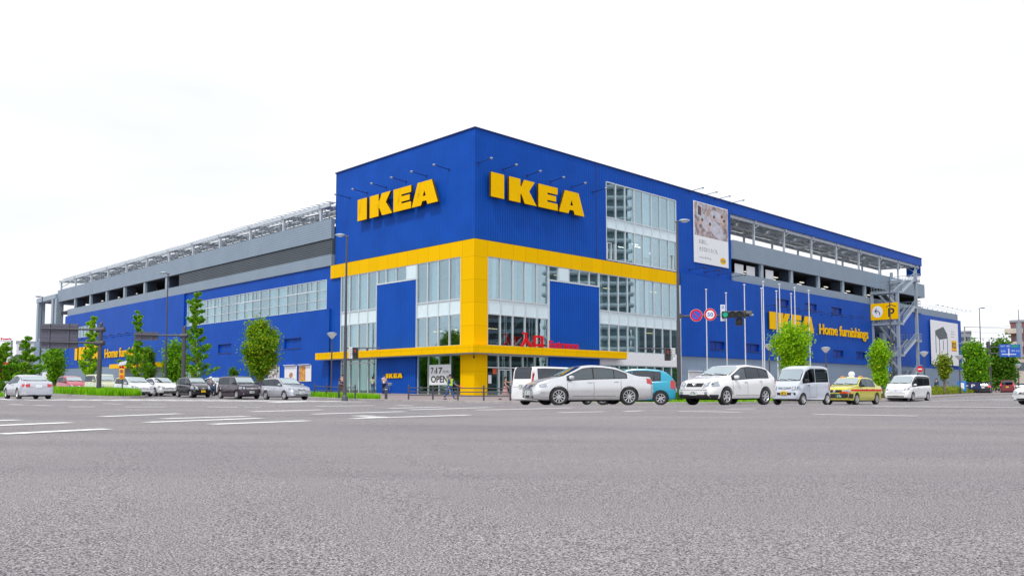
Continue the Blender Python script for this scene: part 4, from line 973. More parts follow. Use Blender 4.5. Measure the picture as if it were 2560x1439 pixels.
H = zpx(853, Y) - z0; m = MB(); m.tube((0, 0, 0), (0, 0, H), .26, .2, 12); m.build('pole', M_pole, t, smooth=True)
xa, xb, za, zb = at(2502, Y) - x0, at(2555, Y) - x0, zpx(891.5, Y) - z0, zpx(860, Y) - z0
m = MB(); m.bbox(xa, xb, -.05, 0, za, zb, .01); m.build('sign_panel', mat('road_sign_blue', (.015, .10, .52), .4), t)
m = MB(); w_, h_ = xb - xa, zb - za
m.box(xa + w_ * .1, xa + w_ * .78, -.06, -.051, za + h_ * .18, za + h_ * .24); m.box(xa + w_ * .42, xa + w_ * .46, -.063, -.054, za + h_ * .06, za + h_ * .6)
m.prism([(xa + w_ * .39, za + h_ * .58), (xa + w_ * .49, za + h_ * .58), (xa + w_ * .44, za + h_ * .68)], -.063, -.054)
text_into(m, '仙台市', xa + w_ * .06, xa + w_ * .26, za + h_ * .80, za + h_ * .92, -.056, .004); text_into(m, '長町', xa + w_ * .34, xa + w_ * .52, za + h_ * .80, za + h_ * .92, -.056, .004)
text_into(m, '白石', xa + w_ * .08, xa + w_ * .28, za + h_ * .38, za + h_ * .54, -.056, .004); text_into(m, '若林 太白', xa + w_ * .56, xa + w_ * .94, za + h_ * .42, za + h_ * .54, -.056, .004)
m.build('characters', M_white, t)
m = MB(); m.box(xa + w_ * .58, xa + w_ * .9, -.06, -.051, za + h_ * .76, za + h_ * .95); m.build('green_panel', mat('road_sign_green', (.01, .30, .14), .4), t)
for f in (.28, .78): m = MB(); m.tube((0, .1, za + h_ * f), (xb - .3, .1, za + h_ * f), .08, n=8); m.build('arm', M_pole, t, smooth=True)
# small round and stop signs by the staircase
def disc_sign(name, label, px, py, Y, r, mt, txt=None):
    x = at(px, Y); z = gz(x, Y) + .13; t = thing(name, label, 'road sign', (x, Y, z), 0); zc = zpx(py, Y) - z
    m = MB(); m.tube((0, .04, 0), (0, .04, zc + r), .035, n=8); m.build('post', M_steel, t, smooth=True)
    m = MB(); m.lathe([(0, -.01), (r, -.01), (r, .01), (0, .01)], 24, 'Y', o=(0, 0, zc)); m.build('disc', mt, t)
    m = MB()
    if txt: m.box(-r * .7, r * .7, -.016, -.011, zc - r * .22, zc + r * .22)
    else: m.bar((0, -.014, zc - r * .6), (0, -.014, zc + r * .4), .004, r * .2)
    m.build('symbol', M_white, t)
disc_sign('road_sign', 'round blue sign beside the outdoor staircase', 2222, 921.5, 70, .29, mat('sign_blue2', (.01, .16, .62), .4))
disc_sign('road_sign', 'round red sign with a white bar right of the outdoor staircase', 2301.5, 922, 76, .27, M_red, 'x')
disc_sign('road_sign', 'small round blue sign beside the conifer-like tree on the left', 232, 921, 82, .30, mat('sign_blue3', (.01, .16, .62), .4))
# solar hazard beacon and no-entry board on the island
Y = 61; x = at(303.5, Y); z = gz(x, Y) + .17; t = thing('hazard_beacon', 'yellow twin-lamp hazard beacon with a solar panel in the traffic island', 'beacon', (x, Y, z), 0)
zz = lambda py: zpx(py, Y) - z
m = MB(); m.tube((0, .1, 0), (0, .1, zz(915)), .04, n=8); m.build('post', M_pole, t, smooth=True)
m = MB(); m.bbox(-.19, .19, -.08, .08, zz(948), zz(920.5), .04); m.build('housing', mat('beacon_yellow', (.85, .45, .01), .4), t, smooth=True)
for py, c in ((927.5, (.35, .12, .06)), (940.5, (.75, .12, .03))):
    m = MB(); m.lathe([(0, -.1), (.13, -.1), (.13, -.08)], 18, 'Y', o=(0, 0, zz(py))); m.build('lens', mat('beacon_lens%d' % py, c, .25), t)
M = Matrix.Translation((0, .05, zz(908))) @ Euler((R_(40), R_(-12), 0)).to_matrix().to_4x4()
m = MB(); m.box(-.28, .28, -.22, .22, -.02, .02, 0, M); m.tube((0, .05, zz(920)), (0, .05, zz(908)), .03, n=6); m.build('solar_panel', mat('solar_white', (.45, .46, .5), .3), t)
m = MB(); m.bbox(-.3, .3, -.16, -.12, zz(983.5), zz(975.5), .01); m.build('orange_board', mat('orange_paint', (.85, .13, .02), .5), t)
m = MB(); m.ell((.05, 0, zz(917)), .1, .1, .09); m.ell((-.14, 0, zz(917)), .08, .08, .08); m.build('red_lamps', M_red, t)

# ------------------------------------------------------------------ railings
def railing(label, pts, n, rails=(.80, .55, .30), H=.92, kind='straight'):
    p, q = Vector(pts[0]), Vector(pts[1]); c = (p + q) / 2; z = gz(c.x, c.y) + .13
    t = thing('kerb_railing', label, 'railing', (p.x, p.y, gz(p.x, p.y) + .13), 0, 'dark kerb railings')
    o = Vector((p.x, p.y, gz(p.x, p.y) + .13)); ps = []
    for i in range(n):
        w_ = p.lerp(q, i / (n - 1)); a = Vector((w_.x, w_.y, gz(w_.x, w_.y) + .13)) - o; ps.append(a)
        m = MB(); m.tube(a, a + Vector((0, 0, H)), .055, n=10); m.ell(a + Vector((0, 0, H + .03)), .06, .06, .06); m.build('post', M_pole, t, smooth=True)
    for h in rails:
        m = MB()
        for a, b in zip(ps, ps[1:]): m.tube(a + Vector((0, 0, h)), b + Vector((0, 0, h)), .032, n=8)
        m.build('rail', M_pole, t, smooth=True)
railing('dark metal railing along the kerb in front of the yellow pillar', [(at(1013, 55.2), 57.0), (at(1276, 54.2), 53.6)], 5)
railing('dark metal railing on the grass left of the crossing', [(at(778, 64), 65.0), (at(842, 61), 61.8)], 3, (.78, .5))
railing('short dark railing ending beside the left lamp', [(at(845, 61), 61.2), (at(881, 57.6), 58.6)], 2, (.78, .5))
railing('dark railing behind the shrubs at the right kerb', [(at(1678, 48), 48.5), (at(1712, 48), 48.6)], 2, (.80, .5))
railing('low dark railing left of the white minivan in the far lane', [(at(2190, 64), 64.5), (at(2214, 66), 66.5)], 3, (.8, .4))
t = thing('bollard', 'single dark bollard left of the railing at the crossing', 'bollard', (at(957.5, 57.6), 59.0, gz(-9, 59) + .13), 0)
m = MB(); m.tube((0, 0, 0), (0, 0, .82), .1, n=14); m.ell((0, 0, .83), .1, .1, .06); m.tube((0, 0, .66), (0, 0, .72), .104, n=14, m=1); m.build('post', [M_pole, M_polel], t, smooth=True)

# ------------------------------------------------------------------ trees and shrubs
def leafquad(mb, c, s, rnd, flat=.0):
    n = Vector((rnd.gauss(0, 1), rnd.gauss(0, 1), rnd.gauss(0, 1) + flat)).normalized()
    u = n.orthogonal().normalized(); u.rotate(Matrix.Rotation(rnd.uniform(0, 6.28), 3, n)); v = n.cross(u)
    a, b = s * rnd.uniform(.7, 1.2), s * rnd.uniform(.4, .7)
    mb.add([c - u * a, c + v * b + n * s * .1, c + u * a, c - v * b + n * s * .1], [(0, 1, 2, 3)])
def limb(mb, p, q, r0, r1, rnd, seg=3, wob=.06):
    pts = [p]
    for i in range(1, seg): c = p.lerp(q, i / seg); L = (q - p).length * wob; pts.append(c + Vector((rnd.uniform(-L, L), rnd.uniform(-L, L), rnd.uniform(-L, L) * .5)))
    pts.append(q)
    for i in range(seg): mb.tube(pts[i], pts[i + 1], r0 + (r1 - r0) * i / seg, r0 + (r1 - r0) * (i + 1) / seg, 7, caps=False)
def tree(label, px, py0, py1, Y, wpx, kind, lm, seed, leaves=3500, trunkfrac=.2, ls=.13, name='street_tree'):
    rnd = random.Random(seed); x = at(px, Y); z = gz(x, Y) + (.13 if Y > ykerb(x) else 0)
    H = zpx(py1, Y) - z if py1 < py0 else 5; W = wpx / 2105 * Y / 2 * (1 if kind == 'leader' else .80)
    H = zpx(py0, Y) - z
    if kind == 'x': return
    t = thing(name, label, 'tree', (x, Y, z), 0)
    tk = MB(); cr = MB(); T = trunkfrac * H
    if kind == 'leader':      # ginkgo: straight leader, stiff rising side branches set with leaf tufts
        pts = [Vector((0, 0, 0))]; k = 8
        for i in range(1, k + 1): pts.append(Vector((rnd.uniform(-.03, .03) * i, rnd.uniform(-.03, .03) * i, H * i / k)))
        for i in range(k): tk.tube(pts[i], pts[i + 1], .11 * (1 - i / k) + .02, .11 * (1 - (i + 1) / k) + .02, 8, caps=False)
        nb = int(H * 4.2); per = leaves // nb
        for b in range(nb):
            f = (b + rnd.random()) / nb; h = T + (H * .99 - T) * f
            prof = lin(lm[1], f); L = W * prof * rnd.uniform(.5, 1.25) + .15; a = b * 2.4 + rnd.uniform(-.4, .4); up = L * rnd.uniform(.15, .7)
            i = min(k - 1, int(h / H * k)); p = pts[i].lerp(pts[i + 1], h / H * k - i); q = p + Vector((math.cos(a) * L, math.sin(a) * L, up))
            limb(tk, p, q, .035 * prof + .008, .006, rnd)
            for j in range(per):
                g = rnd.random() ** .7 * 1.02; c = p.lerp(q, g); sp = (.06 + .10 * prof) * (1.2 - .6 * g)
                leafquad(cr, c + Vector((rnd.gauss(0, sp), rnd.gauss(0, sp), rnd.gauss(0, sp * .8))), ls, rnd, .4)
        lmat = lm[0]
    else:
        tk.tube((0, 0, 0), (0, 0, T), .13, .10, 8); tips = []
        prof = lm[1]; nb = 46 if kind == 'dense' else 34
        for b in range(nb):
            f = (b + rnd.random()) / nb; a = b * 2.4 + rnd.uniform(-.5, .5); R = W * lin(prof, f) * (rnd.uniform(.72, 1.05) if b % 3 else rnd.uniform(.2, .6)); h = T + (H - T) * f
            q = Vector((math.cos(a) * R, math.sin(a) * R, h)); p = Vector((0, 0, max(T * .8, min(h * .8, T + (h - T) * .45))))
            limb(tk, p, q, .05, .008, rnd, 3, .08); tips.append((q, p))
        tk.tube((0, 0, T), (0, 0, T + (H - T) * .7), .09, .02, 8, caps=False)
        per = leaves // nb
        for q, p in tips:
            s = rnd.uniform(.20, .34) * W * (.8 if kind == 'dense' else .62) + .1
            for j in range(per):
                g = 1 - abs(rnd.gauss(0, .22)); c = p.lerp(q, g); s2 = s
                d = Vector((rnd.gauss(0, 1), rnd.gauss(0, 1), rnd.gauss(0, 1.25))) * s2 * .75
                leafquad(cr, c + d, ls, rnd, .3)
        lmat = lm[0]
    tk.build('trunk', M_trunk, t, smooth=True, fix=False); cr.build('crown', lmat, t, fix=False)
    return t
conic = [(0, .75), (.12, 1), (.4, .62), (.7, .3), (1, .08)]
spire = [(0, .9), (.2, 1), (.38, .95), (.5, .35), (.7, .42), (.85, .3), (1, .12)]
lowwide = [(0, .5), (.1, .9), (.3, 1), (.46, .85), (.52, .15), (.6, .10), (.8, .28), (1, .05)]
egg = [(0, .35), (.15, .72), (.4, 1), (.7, .95), (.9, .6), (1, .25)]
urn = [(0, .25), (.2, .6), (.5, .95), (.75, 1), (.92, .7), (1, .3)]
tree('tall ragged ginkgo with a bare spire top in front of the long window row', 487, 731, 985, 76, 92, 'leader', (L_mid, spire), 11, 4600, .13, .14)
tree('ginkgo with a thin bare tip and a wide low crown behind the hazard beacon', 343, 778, 985, 78, 74, 'leader', (L_mid, lowwide), 12, 3600, .15, .14)
tree('conical ginkgo in front of the hidden yellow letters on the left', 226, 789, 985, 80, 62, 'leader', (L_lime, conic), 13, 3800, .18, .15)
tree('pointed conical tree left of the large grey-backed road sign', 64, 842, 985, 84, 84, 'leader', (L_mid, conic), 14, 4200, .12, .15)
tree('small round-headed tree beneath the large grey-backed road sign', 134, 866, 985, 82, 62, 'round', (L_mid, urn), 15, 3400, .25, .15)
tree('tree cut by the left edge of the picture', 0, 858, 985, 84, 44, 'leader', (L_mid, egg), 16, 3200, .1, .15)
tree('dark bushy tree behind the silver coupe', 32, 897, 985, 90, 50, 'round', (L_dark, egg), 17, 2600, .1, .17)
tree('full egg-shaped tree with bronze tips behind the plum car', 650, 806, 985, 78, 96, 'dense', (L_oval, [(0, .3), (.12, .62), (.35, .95), (.6, 1), (.85, .7), (1, .3)]), 18, 16000, .31, .13)
tree('dark broad tree left of the tall ragged ginkgo', 436, 858, 985, 82, 76, 'dense', (L_mid, egg), 19, 5200, .1, .14)
tree('dark low tree right of the ginkgo with the thin bare tip', 370, 868, 985, 84, 42, 'round', (L_dark, egg), 20, 2400, .2, .14)
tree('low cloud-pruned pine behind the plum car', 583, 921, 985, 76, 30, 'round', (L_dark, [(0, .2), (.6, .6), (.8, 1), (1, .6)]), 21, 1200, .4, .10)
tree('lime green tree hiding part of the yellow letters on the long wall', 1981, 812, 975, 62, 112, 'round', (L_lime, urn), 22, 10500, .34, .10)
tree('bright green columnar tree in front of the outdoor staircase', 2200, 853, 975, 70, 60, 'round', (L_lime, [(0, .4), (.2, .6), (.5, .75), (.75, 1), (.9, .9), (1, .4)]), 23, 7000, .16, .105)
tree('thin yellow-green young tree in front of the far billboard', 2362, 888, 975, 84, 44, 'round', (L_hedge, urn), 24, 1500, .45, .14)
tree('dense dark green tree beyond the far billboard', 2441, 858, 975, 104, 72, 'dense', (L_mid, egg), 25, 6500, .15, .2)
tree('dark rounded tree behind the blue direction sign', 2508, 850, 975, 118, 88, 'dense', (L_dark, [(0, .6), (.2, .95), (.5, 1), (.8, .8), (1, .3)]), 26, 6500, .12, .22)
def shrub(label, x0, x1, Yf, H, n, mt, seed, name='shrub', dep=.9, grp=None):
    rnd = random.Random(seed); X0, X1 = at(x0, Yf(0)), at(x1, Yf(1)); Y0, Y1 = Yf(0), Yf(1); z0 = gz(X0, Y0) + .13
    t = thing(name, label, 'shrub', (X0, Y0, z0), 0, grp); m = MB(); st_ = MB(); L = math.hypot(X1 - X0, Y1 - Y0)
    for k in range(n):
        f = rnd.random(); c = Vector(((X1 - X0) * f, (Y1 - Y0) * f, 0)); b = .75 + .25 * math.sin(f * L * 1.9 + seed) * math.sin(f * L * .7)
        r = rnd.random() ** .5; a = rnd.uniform(0, math.pi); leafquad(m, c + Vector((rnd.gauss(0, .1), math.cos(a) * r * dep / 2, math.sin(a) * r * H * b + .05 + gz(X0 + c.x, Y0 + c.y) + .13 - z0)), .08, rnd)
    for k in range(max(3, int(L * 2))):
        f = (k + .5) / max(3, int(L * 2)); c = Vector(((X1 - X0) * f, (Y1 - Y0) * f, gz(X0 + (X1 - X0) * f, Y0 + (Y1 - Y0) * f) + .13 - z0)); st_.tube(c, c + Vector((rnd.uniform(-.1, .1), 0, H * .6)), .015, .006, 5)
    m.build('foliage', mt, t, fix=False); st_.build('stems', M_trunk, t)
shrub('dark green shrub at the foot of the right lamp', 1681, 1722, lambda f: 46.6 + f * .6, .75, 1500, L_dark, 31)
shrub('long clipped yellow-green hedge along the right pavement', 2318, 2438, lambda f: 78 + f * 30, .95, 8000, L_hedge, 32, 'hedge', 1.6)
shrub('yellow-green shrub left of the white minivan in the far lane', 2188, 2216, lambda f: 66 + f * 2, .7, 900, L_hedge, 33)
shrub('low green shrub row seen between the wheels of the white SUV and small van', 1850, 1945, lambda f: 52 + f * 5, .5, 2200, L_mid, 34, dep=1.2)
shrub('small dark bushes beside the silver coupe at the left edge', 0, 40, lambda f: 82 + f * 2, 1.3, 1400, L_dark, 35, dep=1.5)

# ------------------------------------------------------------------ background buildings
def windows(t, face_y, x0, x1, z0, z1, nx, nz, w_, h_, mt):
    for i in range(nx):
        for j in range(nz):
            cx = x0 + (x1 - x0) * (i + .5) / nx; cz = z0 + (z1 - z0) * (j + .5) / nz
            m = MB(); m.box(cx - w_ / 2, cx + w_ / 2, face_y - .06, face_y - .01, cz - h_ / 2, cz + h_ / 2); m.build('window', mt, t)
M_bwin = mat('distant_window', (.10, .13, .16), .15); M_brn = mat('brown_tile', (.20, .09, .085), .7, var=.1); M_gb = mat('grey_render', (.30, .32, .36), .8, var=.1, scale=.3); M_beige = mat('beige_wall', (.55, .50, .42), .8, var=.1, scale=.3)
M_dkr = mat('dark_roof_tile', (.13, .12, .15), .7, var=.15)
def building(name, label, px0, px1, pytop, Y, mt, dep=14, rz=0, nx=3, nz=3, ww=1.2, wh=1.2, balc=False, zb=0):
    x0, x1 = at(px0, Y), at(px1, Y); H = zpx(pytop, Y) - zb; rz = -math.atan2((x0 + x1) / 2, Y)
    t = thing(name, label, 'building', ((x0 + x1) / 2, Y, zb), rz); hw = (x1 - x0) / 2 * math.cos(rz)
    m = MB(); m.box(-hw, hw, 0, dep, -1, H); m.build('wall', mt, t)
    m = MB(); m.box(-hw - .2, hw + .2, -.2, dep + .2, H, H + .5); m.build('roof', M_gb, t)
    windows(t, 0, -hw + .5, hw - .5, max(1.5, H - nz * 3.1), H - .4, nx, nz, ww, wh, M_bwin)
    if balc:
        for k in range(balc):
            m = MB(); z = H - 2.6 - k * 3.0; m.bbox(-hw - 1.2, -hw + 2.4, -1.3, 3, z, z + 1.1, .05); m.build('balcony', M_white if 0 else M_beige, t)
    return t
building('apartment_block', 'brown tiled apartment block with rounded balconies at the right edge', 2532, 2640, 803, 190, M_brn, 16, 0, 4, 6, 1.5, 1.3, 5)
building('office_building', 'grey box building with small windows behind the far billboard', 2396, 2432, 831, 230, M_gb, 16, 0, 3, 2, 1.6, 1.4)
building('low_building', 'pale low building with tall panels beyond the far billboard', 2400, 2436, 857, 210, mat('pale_blue_wall', (.5, .56, .6), .7), 10, 0, 5, 1, 1.8, 3.0)
building('long_building', 'long beige and grey building behind the trees on the far right', 2418, 2700, 893, 165, M_beige, 12, 0, 9, 1, 1.5, 1.6)
building('rail_building', 'broad grey building with a dark band behind the blue direction sign', 2480, 2760, 858, 200, M_gb, 10, 0, 8, 1, 2.4, 2.2)
building('warehouse', 'pale flat-roofed warehouse far behind the conical tree on the left', 37, 92, 856, 260, mat('pale_wall', (.66, .68, .74), .7), 20, 0, 3, 1, 1.4, 1.2)
x0 = at(62, 190); t = thing('house', 'house with dark tiled roof and pale walls behind the conical tree', 'house', (x0, 190, 0), R_(8))
m = MB(); m.box(-4.2, 4.2, 0, 9, -1, 5.2); m.build('wall', mat('house_wall', (.45, .45, .48), .8), t)
m = MB(); m.prism([(-5, 5.2), (5, 5.2), (3.2, 8.4), (-2.0, 8.4)], -.5, 9.5); m.build('roof', M_dkr, t)
windows(t, 0, -3, 4, 2.0, 5.0, 3, 1, 1.3, 1.4, M_white)
x0 = at(28, 170); t = thing('house', 'low house with dark hipped roof behind the silver coupe', 'house', (x0, 170, 0), R_(-5))
m = MB(); m.box(-5, 5, 0, 9, -1, 4.0); m.build('wall', mat('house_wall2', (.38, .36, .36), .8), t)
m = MB(); m.prism([(-5.8, 4.0), (5.8, 4.0), (3.4, 6.8), (-2.4, 6.8)], -.6, 9.6); m.build('roof', M_dkr, t)
windows(t, 0, -4, 4, 1.0, 3.6, 3, 1, 1.3, 1.2, M_bwin)
# roadside shop pylons at the far left
Y = 150; x0 = at(20, Y); t = thing('shop_pylon', 'white frame pylon topped with red lettering at the left edge', 'sign', (x0, Y, 0), 0)
zz = lambda py: zpx(py, Y)
m = MB(); m.box(-.35, .35, -.3, .3, 0, zz(850)); m.box(-3.2, -.351, -.3, .3, zz(853), zz(850)); m.box(-3.2, -2.6, -.3, .3, 0, zz(853.1)); m.build('frame', mat('pylon_paint', (.62, .62, .68), .5), t)
m = MB(); text_into(m, "Tom's", -1.7, .35, zz(849), zz(844), -.3, .2, .03); m.build('lettering', M_red, t)
Y = 140; x0 = at(3, Y); t = thing('shop_pylon', 'tall red and yellow shop sign behind the leftmost tree', 'sign', (x0, Y, 0), 0)
m = MB(); m.bbox(-1.5, .5, -.3, .3, zz(882), zz(859) , .05); m.build('panel', M_white, t)
m = MB(); m.prism([(-1.5, 6.3), (.5, 7.6), (.5, 6.9), (-1.5, 5.6)], -.32, -.301, 0); m.prism([(-1.5, 5.5), (.5, 6.8), (.5, 6.2), (-1.5, 5.0)], -.32, -.3012, 1); m.build('stripes', [M_red, M_yels], t)
m = MB(); m.tube((-.5, 0, 0), (-.5, 0, zz(882)), .2, n=10); m.build('post', M_polel, t)
m = MB(); m.box(-1.6, 1.4, -.3, .3, 2.4, 3.0); m.box(-1.6, 1.2, -.3, .3, 3.6, 4.2); m.box(-1.6, 1.6, -.3, .3, 4.6, 5.0); m.build('red_boards', M_red, t)
Y = 118; x0 = at(118, Y); t = thing('advert_board', 'white board with a dark curved mark between the silver coupe and the red hatchback', 'sign', (x0, Y, gz(x0, Y) + .1), 0)
m = MB(); m.bbox(-.75, .75, -.05, .05, .6, 1.9 + .6, .02); m.tube((-.6, 0, 0), (-.6, 0, .7), .04); m.tube((.6, 0, 0), (.6, 0, .7), .04); m.build('board', M_white, t)
m = MB()
for k in range(6):
    a0, a1 = -2.4 + k * .35, -2.4 + (k + 1) * .35; m.bar((.1 + .4 * math.cos(a0), -.06, 1.75 + .3 * math.sin(a0)), (.1 + .4 * math.cos(a1), -.06, 1.75 + .3 * math.sin(a1)), .01, .12)
m.build('mark', mat('mark_blue', (.03, .05, .18), .5), t)
# info boards by the right pavement
Y = 96; x0 = at(2405, Y); t = thing('information_board', 'bright blue information board at the end of the hedge', 'sign', (x0, Y, gz(x0, Y) + .13), 0)
m = MB(); m.bbox(-.5, .5, -.05, .05, .3, 1.4, .02); m.tube((-.4, 0, 0), (-.4, 0, .5), .04); m.tube((.4, 0, 0), (.4, 0, .5), .04); m.build('board', mat('info_blue', (.01, .20, .62), .4), t)
m = MB(); m.box(-.25, .25, -.06, -.051, .5, 1.2); m.build('notice', M_white, t)
t = thing('information_board', 'dark navy board with white marks behind the hedge', 'sign', (at(2425, Y + 4), Y + 4, gz(50, Y + 4) + .13), 0)
m = MB(); m.bbox(-1.3, 1.3, -.05, .05, .45, 1.3, .02); m.tube((-1.1, 0, 0), (-1.1, 0, .8), .05); m.tube((1.1, 0, 0), (1.1, 0, .8), .05); m.build('board', mat('navy', (.01, .02, .09), .4), t)
m = MB(); text_into(m, '> P', -.7, .6, .7, 1.05, -.056, .004, .02); m.build('marks', M_white, t)
# utility pole and wires at the right
Y = 220; x0 = at(2417, Y); t = thing('utility_pole', 'distant concrete utility pole with overhead wires on the right', 'utility pole', (x0, Y, 0), 0)
m = MB(); m.tube((0, 0, 0), (0, 0, zpx(815, Y)), .25, .18, 8); m.build('pole', M_conc, t)
for k, (pa, pb) in enumerate(((815.5, 806), (816, 812), (829, 822), (843, 838))):
    m = MB(); a = Vector((0, 0, zpx(pa, Y))); b = Vector((at(2600, Y) - x0, 0, zpx(pb, Y)))
    pts = [a.lerp(b, i / 12) - Vector((0, 0, .5 * math.sin(math.pi * i / 12))) for i in range(13)]; m.path(pts, .035, 5); m.build('wire', M_dark, t)
Y = 170; x0 = at(2554, Y); t = thing('utility_pole', 'grey antenna mast beside the brown apartment block', 'mast', (x0, Y, 0), 0)
m = MB(); m.tube((0, 0, 0), (0, 0, zpx(806, Y)), .5, .5, 12); m.tube((0, 0, zpx(806, Y)), (0, 0, zpx(772, Y)), .12, .08, 8); m.build('pole', M_gb, t)
# high-rise that stands right of the view and is mirrored in the right-hand glass
tb = thing('apartment_tower', 'tall banded apartment tower mirrored in the right-hand store windows', 'building', (165, 97, 0), R_(-90))
M_twr = mat('tower_wall', (.22, .29, .31), .6, var=.2); M_bal = mat('tower_balcony', (.52, .58, .60), .6)
m = MB(); m.box(-12, 12, 0, 20, 0, 84); m.build('wall', M_twr, tb)
for k in range(26):
    m = MB(); z = 2 + k * 3.15
    for a, b in ((-13, -3), (-2, 7), (8, 13.5)): m.bbox(a, b, -1.6, .1, z, z + 1.25, .5)
    m.build('balcony', M_bal, tb)
for (bx_, by_, hw_, hh_, cc, lab) in ((172, 56, 27, 24, (.02, .022, .025), 'dark block mirrored in the glass beside the yellow pillar'), (205, 150, 34, 22, (.16, .19, .19), 'grey-green block mirrored in the lower right-hand glass'), (-190, 62, 30, 13, (.10, .14, .12), 'dark green-grey block mirrored in the lower left-hand glass')):
    rb = thing('apartment_block', lab, 'building', (bx_, by_, 0), R_(-90 if bx_ > 0 else 90))
    m = MB(); m.box(-hw_, hw_, 0, 14, 0, hh_); m.build('wall', mat('mirrored_wall_%d' % hh_, cc, .7, var=.4, scale=.2), rb)
    for k in range(int(hh_ / 3.2)): m = MB(); m.box(-hw_ + 1, hw_ - 1, -.15, -.01, 1.2 + k * 3.2, 2.5 + k * 3.2); m.build('window_strip', M_bwin, rb)
# ------------------------------------------------------------------ vehicles (front towards local +X, origin on the road under the centre)
def paint(name, col, metal=.0, rough=.28, coat=.8): return mat('car_paint_' + name, col, rough, metal, var=.02, coat=coat)
M_cglass = glassmat('car_glass', (.75, .86, .92), .15, (.16, .20, .20), 0)
M_cglassd = glassmat('car_tinted_glass', (.55, .60, .66), .14, (.06, .07, .08), 0)
M_wind = glassmat('windscreen_glass', (.86, .97, 1.0), .60, (.30, .36, .36), 0)
M_trim = mat('black_trim', (.02, .02, .022), .35); M_under = mat('underbody', (.008, .008, .008), .8); M_tyre = mat('tyre_rubber', (.022, .022, .024), .75)
M_rim = mat('alloy_rim', (.62, .63, .66), .25, .5); M_chr = mat('chrome', (.75, .76, .78), .12, .9); M_lampc = mat('headlamp_glass', (.34, .38, .43), .06, .3, coat=1.)
M_tail = mat('tail_lamp', (.50, .01, .015), .15, coat=1.); M_taillit = mat('tail_lamp_lit', (.8, .02, .02), .2, emit=((1, .04, .03), 1.5))
M_amber = mat('amber_lamp', (.8, .22, .02), .2, coat=1.); M_plate = mat('white_plate', (.75, .77, .76), .5); M_platey = mat('yellow_plate', (.85, .55, .02), .5); M_plateg = mat('green_plate', (.01, .10, .05), .5)
M_green_t = mat('plate_green_text', (.02, .18, .08), .5); M_seat = mat('car_seat', (.07, .07, .075), .85)
def smoothlin(p, x, r=.05): return (lin(p, x - r) + lin(p, x) * 2 + lin(p, x + r)) / 4
